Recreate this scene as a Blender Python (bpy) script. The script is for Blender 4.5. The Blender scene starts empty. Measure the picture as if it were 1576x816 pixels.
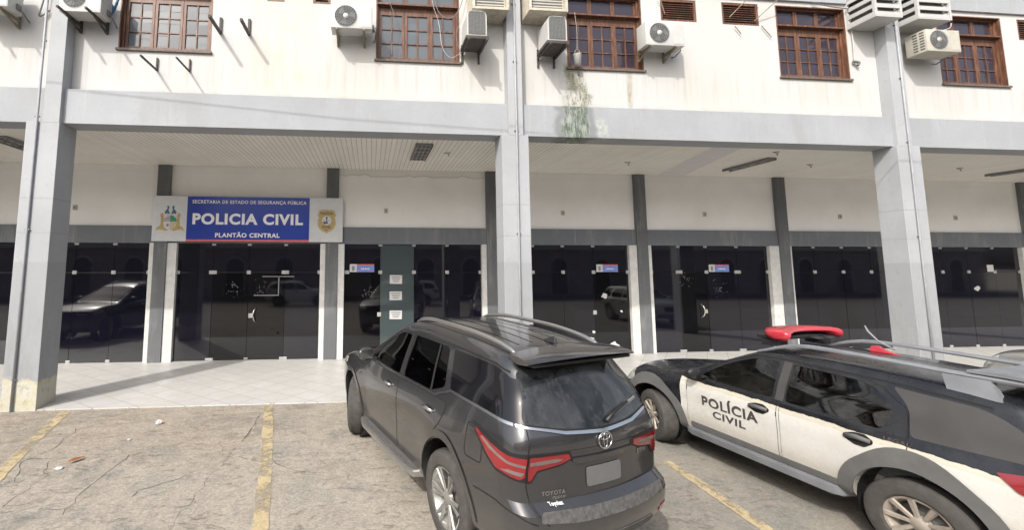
import bpy, bmesh, math, random
import numpy as np
from mathutils import Matrix, Vector
random.seed(7); np.random.seed(7)
R = math.radians
scene = bpy.context.scene
COL = scene.collection

# ---------------------------------------------------------------- camera
cd = bpy.data.cameras.new('camera'); cam = bpy.data.objects.new('camera', cd); COL.objects.link(cam)
cd.sensor_width = 36.0; cd.sensor_fit = 'HORIZONTAL'; cd.lens = 690.227/1576*36
cd.shift_x = (788-633.846)/1576; cd.shift_y = (335.372-408)/1576
cd.clip_start = 0.05; cd.clip_end = 600
_yaw, _pit, _rol, CAMH = 0.09225, 0.10247, 0.0011, 2.42035
_f = np.array([math.sin(_yaw)*math.cos(_pit), math.cos(_yaw)*math.cos(_pit), math.sin(_pit)])
_r = np.array([math.cos(_yaw), -math.sin(_yaw), 0.0]); _u = np.cross(_r, _f)
_r2 = math.cos(_rol)*_r+math.sin(_rol)*_u; _u2 = -math.sin(_rol)*_r+math.cos(_rol)*_u
m = Matrix.Identity(4)
for i in range(3):
    m[i][0], m[i][1], m[i][2] = _r2[i], _u2[i], -_f[i]
m[2][3] = CAMH
cam.matrix_world = m
scene.camera = cam

# ---------------------------------------------------------------- light
SUN = Vector((-0.68, -1.0, 1.037)).normalized()           # towards the sun
elev = math.asin(SUN.z); azim = math.atan2(SUN.x, SUN.y)   # from +Y, clockwise
w = bpy.data.worlds.new('World'); scene.world = w; w.use_nodes = True
nt = w.node_tree; bg = nt.nodes['Background']
sky = nt.nodes.new('ShaderNodeTexSky'); sky.sky_type = 'NISHITA'; sky.sun_disc = False
sky.sun_elevation = elev; sky.sun_rotation = azim; sky.dust_density = 5.0; sky.air_density = 1.0; sky.ozone_density = 1.0
hs = nt.nodes.new('ShaderNodeHueSaturation'); hs.inputs['Saturation'].default_value = .55
nt.links.new(sky.outputs[0], hs.inputs['Color']); nt.links.new(hs.outputs[0], bg.inputs[0]); bg.inputs[1].default_value = 0.15
sl = bpy.data.lights.new('sun', 'SUN'); sl.energy = 2.0; sl.angle = R(0.6); sl.color = (1.0, 0.972, 0.925)
so = bpy.data.objects.new('sun', sl); COL.objects.link(so)
so.rotation_euler = SUN.to_track_quat('Z', 'Y').to_euler(); so.location = (0, 0, 30)
scene.view_settings.view_transform = 'Standard'; scene.view_settings.look = 'None'
scene.view_settings.gamma = 1; scene.view_settings.exposure = 0.76
scene.render.engine = 'CYCLES'
scene.cycles.max_bounces = 8; scene.cycles.transparent_max_bounces = 12

# ---------------------------------------------------------------- materials
class NT:
    def __init__(s, name):
        s.m = bpy.data.materials.new(name); s.m.use_nodes = True
        s.t = s.m.node_tree; s.b = s.t.nodes['Principled BSDF']; s._c = None
    def n(s, typ, **k):
        x = s.t.nodes.new(typ)
        for a, v in k.items(): setattr(x, a, v)
        return x
    def l(s, a, b): s.t.links.new(a, b)
    def co(s, scale=(1, 1, 1), rot=(0, 0, 0), obj=True):
        tc = s.n('ShaderNodeTexCoord'); mp = s.n('ShaderNodeMapping')
        mp.inputs['Scale'].default_value = scale; mp.inputs['Rotation'].default_value = rot
        s.l(tc.outputs['Object'], mp.inputs[0]); return mp.outputs[0]
    def noise(s, scale, detail=4, rough=.55, co=None, dist=0):
        x = s.n('ShaderNodeTexNoise'); x.inputs['Scale'].default_value = scale; x.inputs['Detail'].default_value = detail
        x.inputs['Roughness'].default_value = rough; x.inputs['Distortion'].default_value = dist
        s.l(co if co is not None else s.co(), x.inputs['Vector']); return x.outputs['Fac']
    def ramp(s, fac, stops):
        x = s.n('ShaderNodeValToRGB'); e = x.color_ramp.elements
        while len(e) < len(stops): e.new(.5)
        for i, (p, c) in enumerate(stops):
            e[i].position = p; e[i].color = (c, c, c, 1) if isinstance(c, (int, float)) else (*c, 1)
        s.l(fac, x.inputs[0]); return x.outputs[0]
    def mix(s, fac, a, b, mode='MIX'):
        x = s.n('ShaderNodeMix', data_type='RGBA', blend_type=mode)
        for sock, v in ((x.inputs['Factor'], fac), (x.inputs[6], a), (x.inputs[7], b)):
            if hasattr(v, 'links') or hasattr(v, 'is_linked'): s.l(v, sock)
            elif isinstance(v, (int, float)): sock.default_value = v
            else: sock.default_value = (*v, 1)
        return x.outputs[2]
    def math(s, op, a, b=None, c=None, clamp=False):
        x = s.n('ShaderNodeMath', operation=op); x.use_clamp = clamp
        for i, v in enumerate((a, b, c)):
            if v is None: continue
            if isinstance(v, (int, float)): x.inputs[i].default_value = v
            else: s.l(v, x.inputs[i])
        return x.outputs[0]
    def xyz(s, co=None):
        x = s.n('ShaderNodeSeparateXYZ'); s.l(co if co is not None else s.co(), x.inputs[0]); return x.outputs
    def band(s, v, a, b, soft):
        """1 inside [a,b] with soft edges"""
        p = s.n('ShaderNodeMapRange', interpolation_type='SMOOTHSTEP'); s.l(v, p.inputs[0])
        p.inputs[1].default_value = a-soft; p.inputs[2].default_value = a+soft
        q = s.n('ShaderNodeMapRange', interpolation_type='SMOOTHSTEP'); s.l(v, q.inputs[0])
        q.inputs[1].default_value = b-soft; q.inputs[2].default_value = b+soft; q.inputs[3].default_value = 1; q.inputs[4].default_value = 0
        return s.math('MULTIPLY', p.outputs[0], q.outputs[0])
    def bump(s, h, strength=.3, dist=.01, prev=None):
        x = s.n('ShaderNodeBump'); x.inputs['Strength'].default_value = strength; x.inputs['Distance'].default_value = dist
        s.l(h, x.inputs['Height'])
        if prev is not None: s.l(prev, x.inputs['Normal'])
        s.l(x.outputs[0], s.b.inputs['Normal']); return x.outputs[0]
    def set(s, color=None, rough=None, **k):
        if color is not None:
            if hasattr(color, 'is_linked'): s.l(color, s.b.inputs['Base Color'])
            else: s.b.inputs['Base Color'].default_value = (*color, 1)
        if rough is not None:
            if isinstance(rough, (int, float)): s.b.inputs['Roughness'].default_value = rough
            else: s.l(rough, s.b.inputs['Roughness'])
        for a, v in k.items():
            q = s.b.inputs[a.replace('_', ' ')]
            if hasattr(v, 'is_linked'): s.l(v, q)
            else: q.default_value = v
        return s.m

def simple(name, col, rough=.5, var=.12, scale=6, bump=0, **k):
    t = NT(name); f = t.noise(scale, 5, .6)
    a = tuple(c*(1-var) for c in col); b = tuple(min(1, c*(1+var)) for c in col)
    c = t.mix(t.ramp(f, [(.3, 0.0), (.7, 1.0)]), a, b)
    t.set(c, rough, **k)
    if bump: t.bump(t.noise(scale*12, 3), bump, .004)
    return t.m

M = {}
def mat_wall():
    t = NT('upper_wall_paint'); co = t.co(); x, y, z = t.xyz(co)
    base = (.485, .484, .478)
    big = t.noise(.5, 4, .6, co); c = t.mix(t.ramp(big, [(.45, 0.), (.75, .55)]), base, (.47, .44, .375))
    st = t.noise(1.0, 5, .65, t.co((5, 5, .55))); c = t.mix(t.math('MULTIPLY', t.ramp(st, [(.55, 0.), (.8, 1.)]), .35), c, (.55, .47, .34))
    fine = t.noise(14, 6, .7, co); c = t.mix(t.math('MULTIPLY', t.ramp(fine, [(.6, 0.), (.75, 1.)]), .10), c, (.45, .40, .32))
    gr = t.noise(1.0, 6, .75, t.co((11, 11, .45)), .2); c = t.mix(t.math('MULTIPLY', t.math('MULTIPLY', t.band(z, 5.75, 6.42, .25), t.ramp(gr, [(.50, 0.), (.66, 1.)])), .30), c, (.30, .27, .20))
    bs = t.math('MULTIPLY', t.band(z, 5.4, 5.66, .07), t.ramp(t.noise(3, 6, .7, co), [(.4, 0.), (.62, .4)])); c = t.mix(bs, c, (.30, .29, .25))
    # mould run below the window with the bucket
    wob = t.math('MULTIPLY', t.math('SUBTRACT', t.noise(2.5, 3, .5, co), .5), .5)
    xx = t.math('ADD', x, wob)
    mk = t.band(xx, 3.90, 4.40, .10); mk = t.math('MULTIPLY', mk, t.band(z, 5.3, 6.42, .06)); top = t.math('MULTIPLY', t.band(xx, 3.92, 4.22, .06), t.band(z, 5.92, 6.5, .08))
    n1 = t.noise(9, 8, .8, t.co((1.3, 1, .55)), .6)
    n2 = t.noise(26, 6, .75, co)
    mm = t.math('MULTIPLY', mk, t.ramp(n1, [(.42, 0.), (.56, .95)])); mm = t.math('MAXIMUM', mm, t.math('MULTIPLY', top, t.ramp(n2, [(.3, .45), (.55, .95)])))
    c = t.mix(mm, c, t.mix(t.ramp(n2, [(.4, 0.), (.6, 1.)]), (.07, .065, .05), (.30, .31, .22)))
    sk = t.math('MULTIPLY', t.band(x, 5.26, 5.36, .05), t.band(z, 5.6, 6.4, .12))
    c = t.mix(t.math('MULTIPLY', sk, t.ramp(n1, [(.35, 0.), (.6, .75)])), c, (.22, .18, .08))
    sk = t.math('MULTIPLY', t.band(x, -2.3, -1.2, .3), t.band(z, 5.7, 7.4, .3))
    c = t.mix(t.math('MULTIPLY', sk, t.ramp(t.noise(3, 6, .7, t.co((2, 2, .7))), [(.45, 0.), (.75, .5)])), c, (.62, .50, .28))
    t.set(c, .85); t.bump(t.noise(60, 4, .6, co), .25, .003); return t.m
def mat_fascia(name='fascia_paint', base=(.335, .35, .37)):
    t = NT(name); co = t.co(); x, y, z = t.xyz(co)
    big = t.noise(.8, 5, .6, co); c = t.mix(t.ramp(big, [(.35, 0.), (.7, 1.)]), base, tuple(v*.86 for v in base))
    st = t.noise(1.0, 6, .7, t.co((3.5, 3.5, .5)), .3); bl = t.ramp(t.noise(.7, 4, .6, co), [(.44, .1), (.58, 1.)]); c = t.mix(t.math('MULTIPLY', t.math('MULTIPLY', t.ramp(st, [(.48, 0.), (.60, 1.)]), bl), .42), c, (.27, .27, .26))
    st2 = t.noise(1.3, 6, .7, t.co((9, 9, .35))); c = t.mix(t.math('MULTIPLY', t.ramp(st2, [(.6, 0.), (.75, 1.)]), .45), c, (.46, .47, .47))
    # green mould under the leaking window
    wob = t.math('MULTIPLY', t.math('SUBTRACT', t.noise(2.2, 3, .5, co), .5), .45)
    xx = t.math('ADD', x, wob); mk = t.math('MULTIPLY', t.band(xx, 3.76, 4.30, .05), t.band(z, 4.85, 5.7, .03)); rim = t.math('MAXIMUM', t.band(xx, 3.64, 3.76, .05), t.band(xx, 4.28, 4.42, .06)); rim = t.math('MULTIPLY', rim, t.band(z, 4.85, 5.54, .03)); c = t.mix(t.math('MULTIPLY', rim, .75), c, (.17, .18, .18)); mk2 = t.math('MULTIPLY', t.band(xx, 4.45, 4.7, .05), t.band(z, 4.85, 5.3, .1)); c = t.mix(t.math('MULTIPLY', mk2, t.ramp(t.noise(14, 6, .8, co), [(.45, 0.), (.6, .8)])), c, (.46, .51, .41))
    n1 = t.noise(5, 8, .75, t.co((1.4, 1, .5)), .8); n2 = t.noise(5.5, 8, .8, t.co((2.2, 1, .6)), .5)
    c = t.mix(t.math('MULTIPLY', mk, t.ramp(n1, [(.34, .2), (.52, 1.)])), c,
              t.mix(t.ramp(n2, [(.46, 0.), (.64, 1.)]), (.06, .085, .06), (.36, .40, .34)))
    fine = t.noise(18, 6, .7, co); c = t.mix(t.math('MULTIPLY', t.ramp(fine, [(.56, 0.), (.68, 1.)]), .3), c, (.22, .22, .21))
    t.set(c, .75); t.bump(t.noise(45, 4, .6, co), .3, .003); return t.m
def mat_column():
    t = NT('column_paint'); co = t.co(); x, y, z = t.xyz(co)
    base = (.375, .388, .405)
    big = t.noise(.9, 5, .6, co); c = t.mix(t.ramp(big, [(.35, 0.), (.7, 1.)]), base, tuple(v*.84 for v in base))
    st = t.noise(1.0, 6, .7, t.co((8, 8, .5))); c = t.mix(t.math('MULTIPLY', t.ramp(st, [(.5, 0.), (.75, 1.)]), .28), c, (.30, .30, .29))
    # darker dado coat up to 2.4 m
    wz = t.math('ADD', z, t.math('MULTIPLY', t.math('SUBTRACT', t.noise(4, 3, .5, co), .5), .05))
    gm = t.math('MULTIPLY', t.band(wz, -1, 1.6, .7), t.ramp(t.noise(3.2, 7, .75, t.co((2, 2, .7))), [(.42, 0.), (.62, 1.)])); c = t.mix(t.math('MULTIPLY', gm, .45), c, (.17, .165, .15)); dado = t.math('MULTIPLY', t.band(wz, -1, 2.45, .01), .55); c = t.mix(dado, c, (.27, .28, .29))
    # tide of peeling plaster at the foot
    wz2 = t.math('ADD', z, t.math('MULTIPLY', t.math('SUBTRACT', t.noise(2.2, 5, .6, co), .5), .6))
    foot = t.band(wz2, -1, .48, .03); left = t.band(x, -20, -4, .2); foot = t.math('MULTIPLY', foot, left)
    hi = t.noise(9, 7, .8, co, .4); c = t.mix(t.math('MULTIPLY', t.ramp(hi, [(.58, 0.), (.64, 1.)]), .35), c, (.24, .235, .22))
    pc = t.ramp(t.noise(6, 6, .7, co), [(.3, (.30, .28, .16)), (.45, (.50, .49, .45)), (.60, (.47, .44, .29)), (.72, (.28, .28, .26))])
    c = t.mix(foot, c, pc)
    # pour joints
    zz = t.math('ABSOLUTE', t.math('SUBTRACT', z, 3.55)); jn = t.math('LESS_THAN', zz, .012)
    zz2 = t.math('ABSOLUTE', t.math('SUBTRACT', z, 2.95)); jn2 = t.math('LESS_THAN', zz2, .008)
    c = t.mix(t.math('MULTIPLY', t.math('MAXIMUM', jn, jn2), .35), c, (.2, .2, .2))
    t.set(c, .75); t.bump(t.math('ADD', t.noise(40, 4, .6, co), t.math('MULTIPLY', foot, -1.5)), .3, .004); return t.m
def mat_ground():
    t = NT('worn_concrete'); co = t.co(); x, y, z = t.xyz(co)
    a = t.noise(.55, 6, .62, co, .4); b = t.noise(1.7, 7, .68, co, .3)
    c = t.ramp(a, [(.36, (.185, .18, .162)), (.45, (.285, .272, .242)), (.53, (.375, .328, .275)), (.60, (.225, .218, .196))])
    c = t.mix(t.math('MULTIPLY', t.ramp(b, [(.48, 0.), (.56, 1.)]), .65), c, (.385, .335, .285))
    # brown/red soil film near the porch, left
    film = t.math('MULTIPLY', t.band(y, 6.3, 9, .9), t.band(x, -9, -1.2, .9))
    c = t.mix(t.math('MULTIPLY', film, t.ramp(t.noise(2.6, 7, .7, t.co((1, 1.6, 1)), .8), [(.42, 0.), (.58, .65)])), c, (.30, .22, .155))
    # aggregate speckle
    v = t.n('ShaderNodeTexVoronoi'); v.inputs['Scale'].default_value = 55; t.l(co, v.inputs['Vector'])
    sp = t.n('ShaderNodeSeparateColor'); t.l(v.outputs['Color'], sp.inputs[0])
    c = t.mix(.30, c, t.ramp(sp.outputs[0], [(0., (.12, .115, .10)), (.5, (.34, .31, .27)), (1., (.58, .54, .48))]))
    g = t.noise(90, 4, .8, co); c = t.mix(t.math('MULTIPLY', t.ramp(g, [(.5, 0.), (.68, 1.)]), .45), c, (.13, .12, .10))
    # dark damp/oil stains
    o = t.noise(.9, 5, .7, t.co((1, 1.5, 1), (0, 0, .5)), 1.2)
    c = t.mix(t.ramp(o, [(.54, 0.), (.64, .42)]), c, (.15, .138, .115))
    o2 = t.noise(3.1, 7, .75, t.co((1, 2.2, 1), (0, 0, -.6)), 1.8); c = t.mix(t.ramp(o2, [(.54, 0.), (.63, .5)]), c, (.12, .108, .09))
    o3 = t.noise(7, 6, .8, co, 1.0); c = t.mix(t.ramp(o3, [(.55, 0.), (.61, .55)]), c, (.45, .41, .35))
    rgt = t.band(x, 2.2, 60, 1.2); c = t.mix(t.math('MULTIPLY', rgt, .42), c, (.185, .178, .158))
    # irregular hairline cracks
    dn = t.n('ShaderNodeTexNoise'); dn.inputs['Scale'].default_value = 2.2; dn.inputs['Detail'].default_value = 5; t.l(co, dn.inputs['Vector'])
    ad = t.n('ShaderNodeMix', data_type='VECTOR'); ad.inputs['Factor'].default_value = .16; t.l(co, ad.inputs[4]); t.l(dn.outputs['Color'], ad.inputs[5])
    vv = t.n('ShaderNodeTexVoronoi', feature='DISTANCE_TO_EDGE'); vv.inputs['Scale'].default_value = .62; t.l(ad.outputs[1], vv.inputs['Vector'])
    ck = t.math('MULTIPLY', t.math('LESS_THAN', vv.outputs['Distance'], .006), t.ramp(t.noise(.8, 3, .5, co), [(.45, 0.), (.55, 1.)]))
    c = t.mix(t.math('MULTIPLY', ck, .0), c, (.09, .08, .07))
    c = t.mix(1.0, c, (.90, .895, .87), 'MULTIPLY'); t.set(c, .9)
    h = t.math('ADD', t.noise(70, 5, .75, co), t.math('MULTIPLY', t.noise(4, 5, .6, co), 2.2)); h = t.math('SUBTRACT', h, t.ramp(o2, [(.57, 0.), (.66, .8)])); h = h
    t.bump(h, .55, .012); return t.m
def mat_tiles():
    t = NT('porch_tiles'); mp = t.co((1, 1, 1), (0, 0, R(38)))
    br = t.n('ShaderNodeTexBrick'); br.offset = 0; br.inputs['Scale'].default_value = 1; br.inputs['Mortar Size'].default_value = .006
    br.inputs['Brick Width'].default_value = .46; br.inputs['Row Height'].default_value = .46; br.inputs['Mortar Smooth'].default_value = .2
    br.inputs['Color1'].default_value = (.48, .475, .46, 1); br.inputs['Color2'].default_value = (.52, .515, .50, 1); br.inputs['Mortar'].default_value = (.24, .225, .20, 1)
    t.l(mp, br.inputs['Vector']); n = t.noise(2.2, 6, .7)
    c = t.mix(t.math('MULTIPLY', t.ramp(n, [(.44, 0.), (.62, 1.)]), .4), br.outputs['Color'], (.42, .39, .33))
    c = t.mix(t.math('MULTIPLY', t.ramp(t.noise(12, 5, .7), [(.6, 0.), (.72, 1.)]), .15), c, (.3, .28, .24))
    t.set(c, t.ramp(n, [(.3, .28), (.7, .55)])); t.bump(br.outputs['Fac'], -.4, .003); return t.m
def mat_ceiling():
    t = NT('slatted_ceiling_pvc'); co = t.co(); x, y, z = t.xyz(co)
    f = t.math('FRACT', t.math('DIVIDE', x, .105)); g = t.math('LESS_THAN', f, .10)
    n = t.noise(1.2, 5, .6, co); c = t.mix(t.ramp(n, [(.35, 0.), (.7, 1.)]), (.83, .80, .74), (.76, .725, .655))
    pl = t.n('ShaderNodeTexWhiteNoise', noise_dimensions='1D'); t.l(t.math('FLOOR', t.math('DIVIDE', x, .105)), pl.inputs['W'])
    c = t.mix(t.math('MULTIPLY', pl.outputs[0], .12), c, (.40, .37, .32))
    c = t.mix(t.math('MULTIPLY', g, .75), c, (.16, .14, .11)); t.set(c, .5); t.bump(g, -.6, .006); return t.m
def mat_porchwall():
    t = NT('porch_wall_paint'); co = t.co(); x, y, z = t.xyz(co)
    n = t.noise(1.0, 5, .6, co); c = t.mix(t.ramp(n, [(.35, 0.), (.7, 1.)]), (.83, .82, .80), (.77, .755, .73))
    # damp tide just under the ceiling
    wz = t.math('ADD', z, t.math('MULTIPLY', t.math('SUBTRACT', t.noise(2.6, 5, .6, t.co((1, 1, 0.1))), .5), .25))
    pk = t.math('ADD', .12, t.math('MULTIPLY', t.band(x, -.9, 3.1, .5), .88)); e = t.math('MULTIPLY', t.band(wz, 4.76, 4.80, .012), pk); c = t.mix(t.math('MULTIPLY', e, .4), c, (.30, .27, .21))
    up = t.math('MULTIPLY', t.band(wz, 4.80, 6, .02), pk); c = t.mix(t.math('MULTIPLY', up, .22), c, (.42, .38, .31))
    t.set(c, .8); t.bump(t.noise(50, 3, .6, co), .2, .003); return t.m
def mat_wood():
    t = NT('varnished_wood'); n = t.noise(3, 6, .7, t.co((9, 9, 1.2))); n2 = t.noise(1.5, 4, .6)
    c = t.ramp(n, [(.32, (.055, .026, .017)), (.5, (.115, .049, .027)), (.66, (.22, .115, .070))])
    c = t.mix(t.math('MULTIPLY', t.ramp(n2, [(.45, 0.), (.7, 1.)]), .5), c, (.10, .05, .03)); t.set(c, .5); t.bump(n, .3, .003); return t.m
def mat_darkglass(name, col, rough=.03, ior=1.55):
    t = NT(name); n = t.noise(1.4, 6, .7); n2 = t.noise(30, 4, .7)
    c = t.mix(t.math('MULTIPLY', t.ramp(n2, [(.62, 0.), (.72, 1.)]), .25), col, tuple(v*3+.02 for v in col))
    t.set(c, t.ramp(n, [(.35, rough), (.75, rough+.05)]), IOR=ior); t.bump(t.noise(.9, 2, .5), .035, .02); return t.m
def mat_yellow():
    t = NT('worn_yellow_line'); n = t.noise(3.2, 8, .78, None, .3); n2 = t.noise(60, 5, .8)
    k = t.math('MULTIPLY', t.ramp(n, [(.38, 0.), (.54, .85)]), t.ramp(n2, [(.30, .55), (.5, 1.)]))
    c = t.mix(k, (.28, .25, .20), (.48, .385, .215)); c = t.mix(t.math('MULTIPLY', t.ramp(t.noise(3, 5, .7), [(.45, 0.), (.7, 1.)]), .5), c, (.40, .31, .17))
    t.set(c, .85)
    mx = t.n('ShaderNodeMixShader'); tr = t.n('ShaderNodeBsdfTransparent'); out = t.t.nodes['Material Output']
    a = t.math('ADD', k, .12, clamp=True); t.l(a, mx.inputs[0]); t.l(tr.outputs[0], mx.inputs[1]); t.l(t.b.outputs[0], mx.inputs[2]); t.l(mx.outputs[0], out.inputs[0])
    return t.m
M['wall'] = mat_wall(); M['fascia'] = mat_fascia(); M['column'] = mat_column(); M['ground'] = mat_ground()
M['tiles'] = mat_tiles(); M['ceiling'] = mat_ceiling(); M['pwall'] = mat_porchwall(); M['wood'] = mat_wood(); M['yellow'] = mat_yellow()
M['pilaster'] = mat_fascia('dark_grey_paint', (.125, .13, .138)); M['beam'] = mat_fascia('grey_beam_paint', (.15, .162, .18))
M['post'] = simple('white_post_paint', (.60, .595, .57), .5)
M['shopglass'] = mat_darkglass('smoked_shop_glass', (.005, .005, .010), .02, 1.72)
M['doorglass'] = mat_darkglass('black_film_glass', (.003, .003, .004), .02, 1.6)
M['tealglass'] = mat_darkglass('grey_film_glass', (.055, .072, .074), .05)
M['winglass'] = mat_darkglass('painted_reflection_glass', (.10, .112, .124), .06)  # paler base colour paints in the reflection of sky and buildings
M['winglass_dark'] = mat_darkglass('dark_window_glass', (.035, .028, .04), .05)
M['steel'] = simple('brushed_metal', (.62, .60, .56), .35, Metallic=.8)
M['clamp'] = simple('clamp_metal', (.42, .415, .40), .45, Metallic=.3)
M['rust'] = simple('dark_rusty_steel', (.06, .05, .045), .7, .4, 20)
M['rust2'] = simple('weathered_galvanised_steel', (.20, .17, .12), .6, .35, 20)
M['accase'] = simple('ac_casing', (.46, .46, .445), .45, .06, 3)
M['accream'] = simple('cream_plastic', (.43, .41, .355), .55, .12, 4)
M['acdark'] = simple('ac_coil', (.09, .09, .085), .6, .3, 30)
M['acgrey'] = simple('ac_grille', (.20, .205, .21), .5, .1)
M['black'] = simple('black_plastic', (.015, .015, .016), .5)
M['pipe'] = simple('grey_pipe', (.30, .31, .33), .5)
M['cable'] = simple('cable_sheath', (.16, .15, .14), .6)
M['cablew'] = simple('pale_cable', (.45, .45, .43), .6)
M['white'] = simple('white_sheet', (.52, .52, .51), .5, .04)
M['signblue'] = simple('sign_blue', (.015, .045, .33), .25, .12, .8)
M['signwhite'] = simple('sign_white', (.60, .61, .62), .3, .05)
M['signpink'] = simple('sign_red_stripe', (.62, .13, .15), .3)
M['lettering'] = simple('letter_white', (.80, .80, .80), .4, .03)
M['gold'] = simple('emblem_gold', (.45, .34, .14), .45, .2, 25)
M['goldlt'] = simple('emblem_pale_gold', (.55, .46, .30), .45, .15, 25)
M['green'] = simple('emblem_green', (.02, .22, .13), .4)
M['teal'] = simple('emblem_blue', (.03, .12, .20), .4)
M['red'] = simple('emblem_red', (.45, .06, .07), .4)
M['navy'] = simple('emblem_navy', (.03, .02, .16), .4)
M['ink'] = simple('print_ink', (.06, .05, .05), .5)

# ---------------------------------------------------------------- mesh helpers
def finish(bm, name, mat, parent=None, smooth=None, mats=None):
    me = bpy.data.meshes.new(name)
    if smooth is not None:
        for f in bm.faces: f.smooth = True
        for e in bm.edges:
            if len(e.link_faces) == 2 and e.calc_face_angle(0) > R(smooth): e.smooth = False
    bm.to_mesh(me); bm.free()
    for mm in (mats or [mat]): me.materials.append(mm)
    o = bpy.data.objects.new(name, me); COL.objects.link(o)
    if parent is not None: o.parent = parent
    return o
def new(): return bmesh.new()
def box(bm, x0, x1, y0, y1, z0, z1, bev=0, mi=0):
    vs = [bm.verts.new(p) for p in ((x0, y0, z0), (x1, y0, z0), (x1, y1, z0), (x0, y1, z0), (x0, y0, z1), (x1, y0, z1), (x1, y1, z1), (x0, y1, z1))]
    fs = [bm.faces.new([vs[i] for i in q]) for q in ((3, 2, 1, 0), (4, 5, 6, 7), (0, 1, 5, 4), (1, 2, 6, 5), (2, 3, 7, 6), (3, 0, 4, 7))]
    for f in fs: f.material_index = mi
    if bev:
        es = list({e for f in fs for e in f.edges})
        bmesh.ops.bevel(bm, geom=es, offset=bev, segments=2, profile=.6, affect='EDGES')
    return vs
def quad(bm, pts, mi=0):
    f = bm.faces.new([bm.verts.new(p) for p in pts]); f.material_index = mi; return f
def tube(bm, pts, r, n=8, caps=True):
    pts = [Vector(p) for p in pts]; rings = []; up = None
    for i, p in enumerate(pts):
        t = (pts[min(i+1, len(pts)-1)]-pts[max(i-1, 0)]).normalized()
        if up is None: up = t.orthogonal().normalized()
        up = (up-t*up.dot(t)).normalized(); s = t.cross(up)
        rr = r[i] if isinstance(r, (list, tuple)) else r
        rings.append([bm.verts.new(p+(up*math.cos(a)+s*math.sin(a))*rr) for a in [2*math.pi*k/n for k in range(n)]])
    for a, b in zip(rings, rings[1:]):
        for k in range(n): bm.faces.new((a[k], a[(k+1) % n], b[(k+1) % n], b[k]))
    if caps: bm.faces.new(rings[0][::-1]); bm.faces.new(rings[-1])
def lathe(bm, prof, n=32, axis='Y', c=(0, 0, 0), mi=0):
    """prof: (radius, along-axis)"""
    rings = []
    for r, h in prof:
        ring = []
        for k in range(n):
            a = 2*math.pi*k/n; ca, sa = r*math.cos(a), r*math.sin(a)
            p = {'Y': (ca, h, sa), 'Z': (ca, sa, h), 'X': (h, ca, sa)}[axis]
            ring.append(bm.verts.new((p[0]+c[0], p[1]+c[1], p[2]+c[2])))
        rings.append(ring)
    for a, b in zip(rings, rings[1:]):
        for k in range(n):
            f = bm.faces.new((a[k], a[(k+1) % n], b[(k+1) % n], b[k])); f.material_index = mi
    return rings
def bar(bm, a, b, w, h=None):
    """square bar from a to b"""
    a, b = Vector(a), Vector(b); h = h or w; t = (b-a).normalized()
    s = t.cross(Vector((0, 0, 1)));
    if s.length < .01: s = Vector((1, 0, 0))
    s.normalize(); u = s.cross(t)
    vs = [bm.verts.new(p+s*i*w/2+u*j*h/2) for p in (a, b) for i, j in ((-1, -1), (1, -1), (1, 1), (-1, 1))]
    for q in ((0, 1, 2, 3), (7, 6, 5, 4), (0, 4, 5, 1), (1, 5, 6, 2), (2, 6, 7, 3), (3, 7, 4, 0)): bm.faces.new([vs[i] for i in q])
def prism(bm, poly, f0, f1):
    """extrude a 2D polygon: f0(a,b), f1(a,b) give the two ends"""
    A = [bm.verts.new(f0(*p)) for p in poly]; B = [bm.verts.new(f1(*p)) for p in poly]
    bm.faces.new(A[::-1]); bm.faces.new(B); n = len(poly)
    for i in range(n): bm.faces.new((A[i], A[(i+1) % n], B[(i+1) % n], B[i]))
    bmesh.ops.recalc_face_normals(bm, faces=bm.faces)
def text_mesh(s, x0, x1, z0, z1, bold=.02, depth=0.0, space=1.12):
    """letters as a bmesh in (a, b) plane coordinates (x, y) fitted to a box"""
    cu = bpy.data.curves.new('lettering', 'FONT'); cu.body = s; cu.size = 1; cu.offset = bold; cu.extrude = depth; cu.resolution_u = 4; cu.space_character = space
    o = bpy.data.objects.new('lettering', cu); COL.objects.link(o)
    dg = bpy.context.evaluated_depsgraph_get(); me = bpy.data.meshes.new_from_object(o.evaluated_get(dg))
    bpy.data.objects.remove(o); bm = new(); bm.from_mesh(me); bpy.data.meshes.remove(me); bpy.data.curves.remove(cu)
    xs = [v.co.x for v in bm.verts]; ys = [v.co.y for v in bm.verts]
    ax, bx, ay, by = min(xs), max(xs), min(ys), max(ys)
    for v in bm.verts:
        v.co.x = x0+(v.co.x-ax)/(bx-ax)*(x1-x0); v.co.y = z0+(v.co.y-ay)/(by-ay)*(z1-z0)
    return bm
def wall_text(s, x0, x1, z0, z1, y, mat, parent, bold=.02, name='lettering'):
    bm = text_mesh(s, x0, x1, z0, z1, bold)
    for v in bm.verts: v.co = (v.co.x, y, v.co.y)
    return finish(bm, name, mat, parent)
def thing(name, label, cat, loc=(0, 0, 0), group=None, kind=None, rot=None):
    o = bpy.data.objects.new(name, None); COL.objects.link(o); o.location = loc; o.empty_display_size = .2
    if rot: o.rotation_euler = rot
    return tag(o, label, cat, group, kind)
def tag(o, label, cat, group=None, kind=None):
    if label: o['label'] = label
    if cat: o['category'] = cat
    if group: o['group'] = group
    if kind: o['kind'] = kind
    return o
def part(name, parent):
    o = bpy.data.objects.new(name, None); COL.objects.link(o); o.parent = parent; o.empty_display_size = .1; return o
def dup_tree(o, parent=None, swap=None):
    c = o.copy(); COL.objects.link(c); c.parent = parent
    if swap and c.type == 'MESH':
        me = None
        for i, sl_ in enumerate(c.material_slots):
            if sl_.material and sl_.material.name in swap:
                if me is None: me = c.data.copy(); c.data = me
                me.materials[i] = swap[sl_.material.name]
    for ch in list(o.children): dup_tree(ch, c, swap)
    return c
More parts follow.
